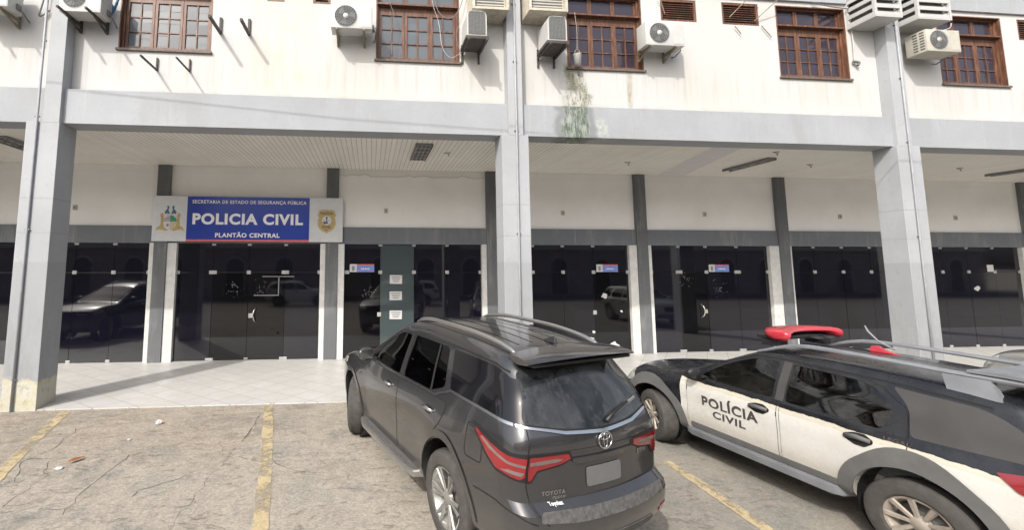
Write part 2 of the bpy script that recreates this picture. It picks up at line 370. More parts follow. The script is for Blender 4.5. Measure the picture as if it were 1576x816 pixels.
# ---------------------------------------------------------------- setting
YP, YG, YW, YF = 8.262, 11.95, 8.50, 8.34
SL = 0.012
def gz(y): return -0.02-SL*(8.262-y)
bm = new()
ys = [8.30, 6, 3, 0, -3, -6, -8]
xs = [-60, -20, -10, 0, 10, 20, 60]
def gv(y): return gz(y) if y > -8 else gz(-8)
pts = {}
ally = ys+[-30, -200]
xs2 = [-300]+xs+[300]
for j, y in enumerate(ally):
    for i, x in enumerate(xs2): pts[i, j] = bm.verts.new((x, y, gv(y)))
for j in range(len(ally)-1):
    for i in range(len(xs2)-1): bm.faces.new((pts[i, j+1], pts[i+1, j+1], pts[i+1, j], pts[i, j]))
# ground carried on under the porch, to the far horizon
y2 = bm.verts.new((-300, 200, gv(8.3))), bm.verts.new((300, 200, gv(8.3)))
quad(bm, [(-300, 8.30, gz(8.3)), (300, 8.30, gz(8.3)), (300, 200, gz(8.3)), (-300, 200, gz(8.3))])
for v in y2: bm.verts.remove(v)
tag(finish(bm, 'ground', M['ground']), 'worn stained concrete parking ground sloping up to the porch', 'ground', kind='structure')
bm = new(); box(bm, -16, 26, 8.285, 11.99, -.3, 0)
tag(finish(bm, 'pavement', M['tiles']), 'white diagonal tiled porch floor', 'pavement', kind='structure')
asph = simple('street_asphalt', (.055, .055, .057), .85, .2, 30, .3)
bm = new(); quad(bm, [(-200, -13, gv(-9)+.004), (200, -13, gv(-9)+.004), (200, -8.2, gv(-9)+.004), (-200, -8.2, gv(-9)+.004)])
tag(finish(bm, 'road', asph), 'asphalt street behind the parking bays', 'road', kind='structure')

def strip(pts, w, off=.006, jit=.0):
    bm = new(); prev = None; pts = [Vector((p[0], p[1], 0)) for p in pts]
    dense = []
    for a, b in zip(pts, pts[1:]):
        n = max(1, int((b-a).length/.12)); dense += [a.lerp(b, k/n) for k in range(n)]
    dense.append(pts[-1])
    for i, p in enumerate(dense):
        t = (dense[min(i+1, len(dense)-1)]-dense[max(0, i-1)]).normalized(); s = Vector((-t.y, t.x, 0))
        ww = w/2*(1+random.uniform(-jit, jit)); sh = random.uniform(-jit, jit)*w*.8
        a = p+s*(ww+sh); b = p-s*(ww-sh)
        cur = (bm.verts.new((a.x, a.y, gz(a.y)+off)), bm.verts.new((b.x, b.y, gz(b.y)+off)))
        if prev: bm.faces.new((prev[0], prev[1], cur[1], cur[0]))
        prev = cur
    bmesh.ops.recalc_face_normals(bm, faces=bm.faces)
    for f in bm.faces:
        if f.normal.z < 0: f.normal_flip()
    return bm
for pts_, w_, lab in (([(-1.72, 8.24), (-1.32, 6.3), (-1.13, 5.28), (-1.0, 4.6), (-.7, 2)], .15, 'faded yellow bay line between the two empty parking bays'),
                 ([(-4.99, 8.24), (-4.68, 7.15), (-4.30, 5.97), (-3.6, 3.9)], .15, 'faded yellow bay line starting at the left column'),
                 ([(3.735, 5.6), (3.745, 4.9), (3.74, 4.1), (3.72, 2)], .13, 'worn yellow bay line between the grey car and the police car')):
    tag(finish(strip(pts_, w_, .006, .06), 'bay_line', M['yellow']), lab, 'bay line', 'yellow parking bay lines', 'structure')
def crackmat():
    t = NT('crack_dirt'); t.set((.075, .066, .055), .95); mx = t.n('ShaderNodeMixShader'); tr = t.n('ShaderNodeBsdfTransparent')
    a = t.ramp(t.noise(5, 6, .8), [(.36, .15), (.56, .95)]); t.l(a, mx.inputs[0]); t.l(tr.outputs[0], mx.inputs[1]); t.l(t.b.outputs[0], mx.inputs[2]); t.l(mx.outputs[0], t.t.nodes['Material Output'].inputs[0]); return t.m
crk = crackmat()
def jag(pts, a=.035):
    out = []; P = [Vector((p[0], p[1], 0)) for p in pts]
    for p, q in zip(P, P[1:]):
        n = max(2, int((q-p).length/.11))
        for k in range(n):
            v = p.lerp(q, k/n); out.append((v.x+random.uniform(-a, a), v.y+random.uniform(-a, a)*.4))
    return out+[pts[-1]]
for pts_, w_ in (([(-1.74, 7.86), (-1.73, 7.2), (-1.74, 6.66)], .022), ([(-1.74, 6.66), (-1.80, 6.25), (-1.79, 6.05), (-1.82, 5.56), (-1.86, 4.7), (-1.9, 4.2)], .008),
                 ([(-3.05, 6.4), (-3.04, 6.0), (-3.10, 5.72), (-3.06, 5.35), (-3.0, 5.0)], .014), ([(-1.80, 6.1), (-2.1, 5.76), (-2.3, 5.56), (-2.47, 5.44), (-2.5, 5.3)], .012),
                 ([(-4.30, 7.37), (-4.18, 6.66), (-4.27, 6.28), (-3.99, 5.76)], .012), ([(-6.5, 6.38), (-4.6, 6.365), (-3.04, 6.34), (-1.4, 6.29), (-.2, 6.2)], .006),  # second one: long, nearly straight thin dark line across the left bays
                 ([(-1.3, 6.2), (-1.15, 5.95), (-.85, 5.75), (-.5, 5.65)], .010), ([(-4.0, 6.3), (-3.75, 5.9), (-3.7, 5.2)], .008),
                 ([(4.2, 6.6), (4.3, 6.1), (4.7, 5.4), (4.6, 4.6)], .008), ([(-2.05, 6.75), (-1.9, 6.4), (-1.5, 6.1)], .010)):
    tag(finish(strip(jag(pts_, .035 if w_ > .007 else .012), w_*.7, .004, .6), 'crack', crk), 'dark crack-like line in the concrete parking ground', 'crack', 'cracks in the concrete ground', 'structure')

# ---------------------------------------------------------------- the building
B = thing('commercial_building', 'long two-storey white building with grey columns and a tiled porch', 'building')
XL, XR = -16.0, 26.0
win = [(-4.74, -3.07), (.07, 1.74), (3.99, 5.64), (8.74, 10.39), (12.66, 14.34), (-9.4, -7.7), (17.2, 18.9)]
WZ0, WZ1 = 6.42, 8.06
vents = [(-2.05, -1.72, 7.53), (-1.173, -.83, 7.53), (6.085, 6.897, 7.57), (7.485, 8.338, 7.56), (14.79, 15.6, 7.56)]
holes = [(a, b, WZ0, WZ1) for a, b in win]+[(a, b, c, WZ1) for a, b, c in vents]
def wall_holes(x0, x1, z0, z1, holes, y, depth, name, mat, parent):
    bm = new(); X = sorted({x0, x1, *[h[0] for h in holes], *[h[1] for h in holes]}); Z = sorted({z0, z1, *[h[2] for h in holes], *[h[3] for h in holes]})
    V = {}
    def vv(i, j):
        if (i, j) not in V: V[i, j] = bm.verts.new((X[i], y, Z[j]))
        return V[i, j]
    for i in range(len(X)-1):
        for j in range(len(Z)-1):
            cx, cz = (X[i]+X[i+1])/2, (Z[j]+Z[j+1])/2
            if any(h[0] < cx < h[1] and h[2] < cz < h[3] for h in holes): continue
            bm.faces.new((vv(i, j), vv(i+1, j), vv(i+1, j+1), vv(i, j+1)))
    for a, b, c, d in holes:
        q = [(a, c), (b, c), (b, d), (a, d)]
        for k in range(4):
            p, r = q[k], q[(k+1) % 4]; quad(bm, [(p[0], y, p[1]), (r[0], y, r[1]), (r[0], y+depth, r[1]), (p[0], y+depth, p[1])])
    # ends and back so that the wall is solid
    quad(bm, [(x0, y, z0), (x0, y, z1), (x0, y+.25, z1), (x0, y+.25, z0)]); quad(bm, [(x1, y, z0), (x1, y+.25, z0), (x1, y+.25, z1), (x1, y, z1)])
    quad(bm, [(x0, y+.25, z0), (x0, y+.25, z1), (x1, y+.25, z1), (x1, y+.25, z0)])
    return finish(bm, name, mat, parent)
wall_holes(XL, XR, 5.50, 8.16, holes, YW, .22, 'upper_wall', M['wall'], B)
bm = new(); box(bm, XL, XR, YW-.05, YW+.25, 8.163, 9.2); finish(bm, 'eaves_band', M['fascia'], B)
# fascia in lengths between the pilaster strips
strips = [(-5.785, -5.505), (2.651, 2.94), (11.06, 11.40), (19.5, 19.85), (-14.2, -13.9)]
cols = [(-6.05, -5.50, -5.85), (2.507, 3.04, 2.76), (11.03, 11.573, 11.25), (19.5, 20.05, 19.7), (-14.6, -14.05, -14.4)]
bm = new(); box(bm, XL, XR, YF, YF+.45, 4.92, 5.56, .006); finish(bm, 'fascia_beam', M['fascia'], B)
for (a, b) in strips:
    bm = new(); box(bm, a, b, YP, YW-.002, 4.905, 9.25, .006); finish(bm, 'pilaster_strip', M['column'], B)
for (a, b, j) in cols:
    bm = new(); box(bm, a, b, YP+.003, 8.74, gz(8.3)-.1, 4.917, .008)
    finish(bm, 'column', M['column'], B)
bm = new(); quad(bm, [(XL, 8.6, 4.95), (XL, YG+.05, 4.95), (XR, YG+.05, 4.95), (XR, 8.6, 4.95)]); box(bm, XL, XR, 8.6, YG+.3, 4.955, 5.5)
finish(bm, 'porch_ceiling', M['ceiling'], B)
bm = new()
vs = [(7.35, 8.80, 4.947), (8.03, 8.80, 4.947), (8.95, 11.93, 4.947), (8.12, 11.93, 4.947)]; quad(bm, vs[::-1])
patchmat = simple('ceiling_patch_pvc', (.60, .58, .58), .5, .06, 5); finish(bm, 'ceiling_patch', patchmat, B)
bm = new(); box(bm, XL, XR, YG-.03, YG+.25, 3.38, 4.948); finish(bm, 'porch_wall', M['pwall'], B)
bm = new(); box(bm, XL, XR, YG-.08, YG+.2, 2.94, 3.383, .004); finish(bm, 'header_beam', M['beam'], B)
pil = [-9.53, -5.26, -1.0, 3.28, 7.535, 11.83, 16.0, 20.0, -13.8, 24.2]
for p in pil:
    bm = new(); box(bm, p-.158, p+.158, YG-.13, YG+.1, 0.0, 4.946, .004); finish(bm, 'porch_pilaster', M['pilaster'], B)
posts = [(-5.53, -5.422), (-5.098, -4.87), (-1.292, -1.162), (-.838, -.672), (2.985, 3.118), (3.442, 3.60), (7.15, 7.372), (7.697, 7.80), (11.37, 11.668), (11.992, 12.06), (15.66, 15.838), (16.162, 16.33), (19.66, 19.838), (-9.80, -9.69), (-9.37, -9.2)]
for a, b in posts:
    bm = new(); box(bm, a, b, YG-.10, YG+.06, 0.0, 2.943, .004); finish(bm, 'white_post', M['post'], B)
# dark room shell behind the glass fronts
bm = new(); box(bm, XL, XR, YG+.12, YG+.3, 0, 2.95); finish(bm, 'inner_wall', M['black'], B)
# glass fronts: thing part > pane, clamp, handle
bays = [(-9.2, -5.53, [-8.2, -7.305, -6.39], 0), (-4.87, -1.292, [-3.99, -3.10, -2.18], 1), (-.672, 2.985, [.27, 1.162, 2.053], 2),
        (3.60, 7.15, [4.416, 5.27, 6.14], 3), (7.80, 11.37, [8.648, 9.47, 10.417], 4), (12.06, 15.66, [12.826, 13.738, 14.641], 5), (16.33, 19.66, [17.0, 17.88, 18.77], 6)]
doors = {(1, 1), (1, 2), (2, 0), (3, 3), (4, 1)}
for a, b, js, k in bays:
    F = part('glass_front', B); X = [a]+js+[b]
    for i in range(4):
        for (z0, z1, row) in ((.012, 2.196, 0), (2.204, 2.935, 1)):
            mt = M['doorglass'] if row == 0 and (k, i) in doors else (M['tealglass'] if k == 2 and i == 1 else M['shopglass'])
            bm = new(); y = YG+random.uniform(-.002, .002)+(.006 if mt is M['doorglass'] else 0)
            box(bm, X[i]+.004, X[i+1]-.004, y, y+.01, z0, z1, .0015)
            o = finish(bm, 'door_pane' if mt is M['doorglass'] else 'pane', mt, F)
    for i, x in enumerate(X):
        wd = .05 if 0 < i < 4 else .035
        for z in (.035, 2.2, 2.915):
            if i in (0, 4) and z != 2.2: continue
            ww = wd*1.9 if (k, i) in ((1, 1), (1, 3), (4, 1), (4, 3), (2, 0)) and z < 2.8 else wd
            xx = min(max(x, a+ww), b-ww)
            bm = new(); box(bm, xx-ww, xx+ww, YG-.016, YG+.02, z-(.045 if z > .1 and z < 2.8 else .03), z+(.045 if z > .1 and z < 2.8 else .03), .006); finish(bm, 'clamp', M['clamp'], F)
    for (kk, x, sgn) in ((1, -3.02, 1), (4, 9.37, -1), (3, 6.13, 0), (2, .25, 0)):
        if kk != k: continue
        if sgn:
            bm = new(); tube(bm, [(x+sgn*.13, YG-.01, 1.30), (x+sgn*.10, YG-.07, 1.24), (x+sgn*.07, YG-.09, 1.12), (x+sgn*.10, YG-.07, 1.0), (x+sgn*.13, YG-.01, .94)], .014, 8); finish(bm, 'door_handle', M['steel'], F, 40)
        bm = new(); box(bm, x-.05, x+.05, YG-.03, YG, 1.05, 1.16, .008); finish(bm, 'door_lock', M['clamp'], F)
    if k in (1,):
        bm = new(); box(bm, -2.75, -1.95, YG-.02, YG, 2.08, 2.105); box(bm, -2.35, -2.325, YG-.02, YG, 1.62, 2.105); box(bm, -2.95, -2.325, YG-.02, YG, 1.60, 1.625); finish(bm, 'door_closer_rail', M['acgrey'], F)
# windows
def window(x0, x1, glass, parent, seed):
    W_ = part('window', parent); rnd = random.Random(seed); y = YW+.12
    bm = new(); t = .055
    for q in ((x0, x0+t, WZ0+.02, WZ1), (x1-t, x1, WZ0+.02, WZ1), (x0+t, x1-t, WZ1-t, WZ1), (x0+t, x1-t, WZ0+.02, WZ0+.02+t), (x0+t, x1-t, 7.585, 7.65)):
        box(bm, q[0], q[1], y-.05, y+.06, q[2], q[3], .004)
    # visible timber lining of the reveal
    box(bm, x1-.022, x1+.001, YW-.006, y-.052, WZ0+.02, WZ1); box(bm, x0-.001, x0+.022, YW-.006, y-.052, WZ0+.02, WZ1); box(bm, x0+.023, x1-.023, YW-.006, y-.052, WZ1-.022, WZ1+.001)
    box(bm, x0+.023, x1-.023, YW+.0, y-.052, 7.60, 7.635)
    finish(bm, 'window_frame', M['wood'], W_)
    w = (x1-x0-2*t)/3
    for i in range(3):
        a = x0+t+i*w; b = a+w; bm = new(); s = .055; z0, z1 = WZ0+.075, 7.585
        box(bm, a+.003, a+s, y-.02, y+.03, z0, z1, .004); box(bm, b-s, b-.003, y-.02, y+.03, z0, z1, .004)
        box(bm, a+s, b-s, y-.02, y+.03, z0, z0+.045, .004); box(bm, a+s, b-s, y-.02, y+.03, z1-.06, z1, .004)
        m_ = (a+b)/2; box(bm, m_-.011, m_+.011, y-.012, y+.02, z0+.045, z1-.06)
        zi0, zi1 = z0+.045, z1-.16
        box(bm, a+s, b-s, y-.019, y+.029, z1-.16, z1-.061)
        for r in range(1, 3):
            zz = zi0+(zi1-zi0)*r/3
            box(bm, a+s, m_-.011, y-.012, y+.02, zz-.010, zz+.010); box(bm, m_+.011, b-s, y-.012, y+.02, zz-.010, zz+.010)
        finish(bm, 'casement', M['wood'], W_)
    bm = new()
    for i in range(3):
        a = x0+t+i*w; box(bm, a+.02, a+w-.02, y-.015, y+.03, 7.655, 7.70); box(bm, a+.003, a+.045, y-.015, y+.03, 7.70, WZ1-t); box(bm, a+w-.045, a+w-.003, y-.015, y+.03, 7.70, WZ1-t)
    finish(bm, 'transom_light', M['wood'], W_)
    bm = new()
    n = 6
    for i in range(n):
        a = x0+t+(x1-x0-2*t)*i/n; b = x0+t+(x1-x0-2*t)*(i+1)/n
        for r in range(4):
            za = WZ0+.12+(7.525-WZ0-.12)*r/4; zb = WZ0+.12+(7.525-WZ0-.12)*(r+1)/4
            tx, tz = rnd.uniform(-.004, .004), rnd.uniform(-.004, .004)
            quad(bm, [(a, y+.006-tx-tz, za), (b, y+.006+tx-tz, za), (b, y+.006+tx+tz, zb), (a, y+.006-tx+tz, zb)])
    quad(bm, [(x0+t, y+.005, 7.65), (x1-t, y+.007, 7.65), (x1-t, y+.007, WZ1-t), (x0+t, y+.005, WZ1-t)])
    finish(bm, 'window_glass', glass, W_)
    bm = new(); box(bm, x0-.03, x1+.03, YW-.045, y-.02, WZ0-.025, WZ0+.018, .004); finish(bm, 'window_sill', M['sill'], W_)
    bm = new(); box(bm, x0, x1, y+.07, y+.09, WZ0, WZ1); finish(bm, 'dark_room', M['black'], W_)
M['sill'] = simple('dark_stone_sill', (.12, .095, .08), .7, .3, 15)
for i, (a, b) in enumerate(win): window(a, b, M['winglass'] if i in (0, 1, 5) else M['winglass_dark'], B, i)
for a, b, c in vents:
    V_ = part('louvre_vent', B); y = YW+.06
    bm = new(); t = .05
    box(bm, a, a+t, y-.05, y+.05, c, WZ1, .003); box(bm, b-t, b, y-.05, y+.05, c, WZ1, .003); box(bm, a+t, b-t, y-.05, y+.05, c, c+t, .003); box(bm, a+t, b-t, y-.05, y+.05, WZ1-t, WZ1, .003); finish(bm, 'window_frame', M['wood'], V_)
    bm = new(); n = 8
    for i in range(n):
        z = c+t+(WZ1-c-2*t)*(i+.5)/n; vs = box(bm, a+t, b-t, y-.03, y+.03, z-.006, z+.006)
        for v in vs: v.co.z -= (v.co.y-y)*-.7
    finish(bm, 'louvre_slats', M['wood'], V_)
    bm = new(); box(bm, a, b, y+.06, y+.08, c, WZ1); finish(bm, 'dark_room', M['black'], V_)
# ceiling lamps (fitted to the ceiling)
def ceil_lamp(x0, x1, y0, y1, lab, n):
    t = thing('ceiling_lamp', lab, 'lamp', ((x0+x1)/2, (y0+y1)/2, 4.95), 'ceiling lamps in the porch'); cx, cy = (x0+x1)/2, (y0+y1)/2
    hx, hy = (x1-x0)/2, (y1-y0)/2
    bm = new(); box(bm, -hx, hx, -hy, hy, -.03, -.001, .004); finish(bm, 'lamp_housing', M['acgrey'], t)
    bm = new()
    for i in range(n): 
        x = -hx+2*hx*(i+.5)/n; tube(bm, [(x, -hy+.05, -.045), (x, hy-.05, -.045)], .014, 8)
    finish(bm, 'lamp_tube', M['accream'], t, 40)
    bm = new()
    for i in range(5):
        y = -hy+2*hy*(i+.5)/5; box(bm, -hx, hx, y-.006, y+.006, -.065, -.03)
    for x in (-hx, hx-.012): box(bm, x, x+.012, -hy, hy, -.068, -.03)
    finish(bm, 'lamp_grille', M['acgrey'], t)
ceil_lamp(.93, 1.30, 9.15, 10.60, 'square slatted ceiling lamp fitting left of the middle column', 4)
ceil_lamp(9.36, 9.58, 9.60, 11.0, 'long dark ceiling lamp fitting left of the right column', 2)
ceil_lamp(17.2, 17.4, 9.6, 10.9, 'long ceiling lamp at the right edge of the porch', 2)
ceil_lamp(-7.6, -7.2, 9.4, 10.4, 'ceiling lamp at the left edge behind the left column', 2)
for i, (x, y, lab) in enumerate([(6.36, 10.4, 'small ceiling sensor above the middle right windows'), (11.1, 10.2, 'small ceiling sensor left of the right column'), (15.4, 10.2, 'small ceiling sensor right of the right column'), (9.1, 9.1, 'tiny dark ceiling hook near the long lamp'), (1.75, 9.9, 'small ceiling sensor beside the square ceiling lamp')]):
    t = thing('ceiling_sensor', lab, 'sensor', (x, y, 4.95), 'small ceiling sensors')
    bm = new(); lathe(bm, [(0, -.045), (.03, -.045), (.05, -.02), (.055, -.001)], 16, 'Z'); finish(bm, 'sensor_body', M['accream'], t, 40)
    bm = new(); bar(bm, (-.10, 0, -.012), (.04, 0, -.03), .016); bar(bm, (0, 0, -.04), (.01, 0, -.09), .016); finish(bm, 'sensor_arm', M['acgrey'], t)
for x, z, lab in [(-7.39, 3.82, 'small junction box on the porch wall beside the left column'), (.41, 3.83, 'small junction box on the porch wall right of the sign'), (5.3, 3.83, 'small junction box on the porch wall right of the middle column'), (9.5, 3.84, 'small junction box above the door with round handle'), (13.76, 3.82, 'dark stained junction box left of the right column'), (17.6, 3.82, 'small junction box far right porch wall')]:
    t = thing('junction_box', lab, 'junction box', (x, YG-.03, z), 'junction boxes on the porch wall')
    bm = new(); box(bm, -.05, .05, -.03, -.001, -.065, .065, .006); finish(bm, 'box_body', M['accream'], t)
    bm = new(); box(bm, -.022, .022, -.034, -.031, -.03, .03); finish(bm, 'cover_plate', M['acgrey'], t)
# pipes up the columns
for j, lab, lean in ((-5.86, 'thin grey downpipe running up the left column', 0), (2.795, 'thin pale downpipe running up the middle column', 0), (11.29, 'thin grey downpipe running up the right column', 0)):
    t = thing('downpipe', lab, 'pipe', (j, YP, 0), 'pipes on the columns')
    bm = new(); tube(bm, [(0, -.022, -.03), (0.0, -.022, 2.5), (.006, -.022, 5.0), (0, -.022, 9.2)], .02, 10); finish(bm, 'pipe', M['pipe'], t, 50)
    for z in (.5, 3.0, 5.0, 6.4, 7.6):
        bm = new(); box(bm, -.04, .04, -.03, -.0005, z-.012, z+.012, .002); finish(bm, 'pipe_clip', M['acgrey'], t)

# ---------------------------------------------------------------- main sign
t = thing('sign_board', 'wide blue and white police sign board over the left glass doors', 'sign', (-3.09, YG-.15, 3.0)); sy = -.02; sx = 3.09
def SP(bm, dx=3.09, dz=-3.0): return bm
bm = new(); box(bm, -5.46+sx, -.72+sx, -.03, .02, -.02, 1.135, .004); finish(bm, 'sign_panel', M['signwhite'], t)
bm = new(); box(bm, -4.63+sx, -1.58+sx, -.034, -.0305, .03, 1.13); finish(bm, 'blue_field', M['signblue'], t)
bm = new(); box(bm, -4.63+sx, -1.58+sx, -.0345, -.031, -.018, .031); finish(bm, 'red_stripe', M['signpink'], t)
wall_text('SECRETARIA DE ESTADO DE SEGURANÇA PÚBLICA', -4.51+sx, -1.66+sx, .93, 1.06, -.037, M['lettering'], t, .022)
wall_text('POLICIA CIVIL', -4.49+sx, -1.74+sx, .41, .70, -.037, M['lettering'], t, .042)
wall_text('PLANTÃO CENTRAL', -3.92+sx, -2.32+sx, .085, .225, -.037, M['lettering'], t, .035)
# coat of arms, centre (-5.02, .5)
E_ = part('coat_of_arms', t); ex, ez = -5.03+sx, .50
def flat(poly, y, name, mat, par, th=.003):
    bm = new(); prism(bm, poly, lambda a, b: (ex+a, y, ez+b), lambda a, b: (ex+a, y+th, ez+b)); return finish(bm, name, mat, par)
Y0 = -.034
scr = [(-.25, .17), (-.19, .20), (-.155, .12), (-.15, -.10), (-.10, -.16), (0, -.20), (.10, -.16), (.15, -.10), (.155, .12), (.19, .20), (.25, .17), (.225, .05), (.235, -.12), (.31, -.17), (.36, -.27), (.28, -.22), (.18, -.235), (.10, -.26), (.03, -.225), (-.03, -.225), (-.10, -.26), (-.18, -.235), (-.28, -.22), (-.36, -.27), (-.31, -.17), (-.235, -.12), (-.225, .05)]
flat(scr, Y0, 'scroll', M['gold'], E_)
sh = [(-.165, -.02)]+[(.165*math.cos(a), -.02-.16*math.sin(a)*1.25) for a in [math.pi-k*math.pi/12 for k in range(1, 12)]]+[(.165, -.02)]
flat([(-.165, -.02), (-.14, -.16), (-.07, -.215), (0, -.225), (0, -.02)], Y0-.004, 'shield_white_quarter', M['signwhite'], E_)
flat([(0, -.02), (0, -.225), (.07, -.215), (.14, -.16), (.165, -.02)], Y0-.004, 'shield_gold_quarter', M['goldlt'], E_)
flat([(0, -.02), (.165, -.02), (.14, .06), (.08, .12), (0, .14)], Y0-.004, 'shield_green_quarter', M['green'], E_)
flat([(0, -.02), (0, .14), (-.08, .12), (-.14, .06), (-.165, -.02)], Y0-.004, 'shield_striped_quarter', M['signwhite'], E_)
for i in range(4):
    z = 0.0+i*.036; ww = [.155, .145, .12, .08][i]
    bm = new(); box(bm, ex-ww, ex-.004, Y0-.008, Y0-.0045, ez+z-.010, ez+z+.006); finish(bm, 'shield_stripe', M['red' if i % 2 else 'ink'], E_)
flat([(-.085, -.10), (-.05, -.07), (-.02, -.10), (-.04, -.15), (-.08, -.14)], Y0-.008, 'shield_book', M['acgrey'], E_)
for s in (-1, 1):
    flat([(s*.03, .15), (s*.08, .19), (s*.13, .17), (s*.145, .22), (s*.10, .28), (s*.075, .33), (s*.10, .36), (s*.07, .385), (s*.03, .355), (s*.05, .30), (s*.05, .25), (s*.02, .21)][::s], Y0, 'crest_plume', M['teal'], E_)
flat([(-.08, .14), (0, .18), (.08, .14), (.07, .16), (0, .205), (-.07, .16)], Y0-.004, 'crest_band', M['goldlt'], E_)
# badge, centre (-1.15,.53)
E2 = part('police_badge', t); ex, ez = -1.135+sx, .54
half = [(0, .30), (.055, .285), (.10, .30), (.16, .275), (.20, .285), (.215, .22), (.25, .17), (.235, .12), (.215, .09), (.235, 0), (.24, -.09), (.21, -.19), (.14, -.27), (.06, -.31), (0, -.345)]
flat(half+[(-a, b) for a, b in half[::-1][1:-1]], Y0, 'badge_shield', M['goldlt'], E2)
inner = [(a*.90, b*.90-.002) for a, b in half]
flat(inner+[(-a, b) for a, b in inner[::-1][1:-1]], Y0-.004, 'badge_field', M['gold'], E2)
flat([(.118*math.cos(k*math.pi/16), .118*math.sin(k*math.pi/16)) for k in range(32)], Y0-.008, 'badge_disc', M['signwhite'], E2)
flat([(-.018, -.05), (-.012, .04), (-.028, .07), (-.012, .10), (.012, .10), (.028, .07), (.012, .04), (.018, -.05)], Y0-.011, 'badge_emblem', M['ink'], E2)
flat([(-.10, -.03), (-.02, -.04), (.02, -.035), (.05, -.10), (.0, -.07), (-.05, -.10), (-.08, -.07)], Y0-.012, 'badge_ribbon', M['navy'], E2)
flat([(-.11, .0), (-.04, -.01), (-.04, .008)], Y0-.013, 'badge_wing', M['ink'], E2); flat([(.11, .0), (.04, .008), (.04, -.01)], Y0-.013, 'badge_wing', M['ink'], E2)
wall_text('POLÍCIA', ex-.155, ex+.155, ez+.155, ez+.235, Y0-.008, M['ink'], E2, .03); wall_text('CIVIL', ex-.115, ex+.115, ez-.205, ez-.135, Y0-.008, M['ink'], E2, .035); wall_text('MA', ex-.035, ex+.035, ez-.265, ez-.232, Y0-.008, M['ink'], E2, .03)

# small door signs and paper notices
for x0, x1, lab, tx in [(-.53, .11, 'small blue and white door sign above the left door of the notice bay', ''), (6.22, 6.84, 'small blue and white door sign left of the pilaster with torn papers', ''), (9.54, 10.15, 'small blue and white door sign above the door with round handle', ''), (18.5, 18.72, 'small white sticker on the glass at the far right', None)]:
    t = thing('door_sign', lab, 'sign', (x0, YG-.012, 2.2), 'small signs on the shop glass'); w_ = x1-x0
    bm = new(); box(bm, 0, w_, -.008, -.001, .005, .212, .002); finish(bm, 'sign_plate', M['white'], t)
    if tx is not None:
        bm = new(); box(bm, w_*.29, w_, -.011, -.0085, .007, .180); finish(bm, 'blue_field', simple('door_sign_blue', (.16, .22, .52), .4, .1), t)
        bm = new(); box(bm, w_*.29, w_, -.012, -.0085, .182, .210); finish(bm, 'red_stripe', M['signpink'], t)
        bm = new(); box(bm, w_*.09, w_*.20, -.011, -.0085, .05, .16); box(bm, w_*.12, w_*.17, -.0112, -.0085, .03, .05); finish(bm, 'emblem_print', M['acgrey'], t)
        bm = new()
        for k in range(5): box(bm, w_*(.47+.07*k), w_*(.515+.07*k), -.013, -.0112, .075, .105)
        finish(bm, 'small_print', M['lettering'], t)
for i, (z, lab) in enumerate([(1.90, 'top paper notice on the grey glass panel'), (1.47, 'middle paper notice on the grey glass panel'), (.98, 'bottom paper notice on the grey glass panel')]):
    t = thing('paper_notice', lab, 'paper notice', (.52, YG-.004, z), 'paper notices taped on the glass', rot=(0, [.02, -.01, .015][i], 0))
    bm = new(); box(bm, 0, .325, -.005, -.001, 0, .225, .001); finish(bm, 'paper', M['white'], t)
    bm = new()
    for r in range(3):
        x = .04+.02*r
        box(bm, x, .285-.02*r, -.0065, -.0052, .165-.055*r, .182-.055*r)
    finish(bm, 'printed_lines', M['ink'], t)
def scrap(x, z, r, lab, sd):
    rn = random.Random(sd); bm = new(); n = 9
    pl = [(r*(.6+.6*rn.random())*math.cos(2*math.pi*k/n), r*.8*(.6+.6*rn.random())*math.sin(2*math.pi*k/n)) for k in range(n)]
    prism(bm, pl, lambda a, b: (a, -.004, b), lambda a, b: (a, -.0005, b)); o = finish(bm, 'paper_scrap', M['white']); o.location = (x, YG-.003, z)
    tag(o, lab, 'paper scrap', 'torn paper scraps on the glass')
scrap(6.43, 1.55, .10, 'square torn paper scrap on the glass below the small door sign', 1)
scrap(6.65, .22, .13, 'ragged torn paper scrap low on the glass beside the white post', 2)
scrap(6.02, .38, .09, 'small torn paper scrap low near the pane joint', 3)
scrap(6.9, 1.13, .04, 'tiny torn paper scrap near the white post', 4)
scrap(6.08, .58, .05, 'narrow torn paper scrap on the pane joint', 6)
scrap(18.1, 1.7, .10, 'pale torn sticker on the far right glass', 5)
# dotted frost-sticker rosettes on the door glass
for (x, z, lab) in [(-3.45, 1.75, 'cluster of pale sticker spots on the left glass door'), (-2.75, 1.75, 'cluster of pale sticker spots on the right glass door'), (8.85, 2.02, 'cluster of pale sticker spots left of the round door handle'), (9.85, 1.72, 'cluster of pale sticker spots under the small door sign'), (-.0, 1.72, 'cluster of pale sticker spots left of the notices')]:
    rn = random.Random(int(x*10)); bm = new()
    for k in range(26):
        a, b, r = rn.gauss(0, .10), rn.gauss(0, .10), rn.uniform(.006, .016)
        prism_pts = [bm.verts.new((a+r*math.cos(q*math.pi/3), rn.uniform(-.0009, 0)-.001, b+r*math.sin(q*math.pi/3))) for q in range(6)]; bm.faces.new(prism_pts)
    o = finish(bm, 'sticker_spots', simple('faded_sticker', (.13, .13, .14), .5)); o.location = (x, YG-.004, z); tag(o, lab, 'stickers', 'sticker spots on the door glass', None)

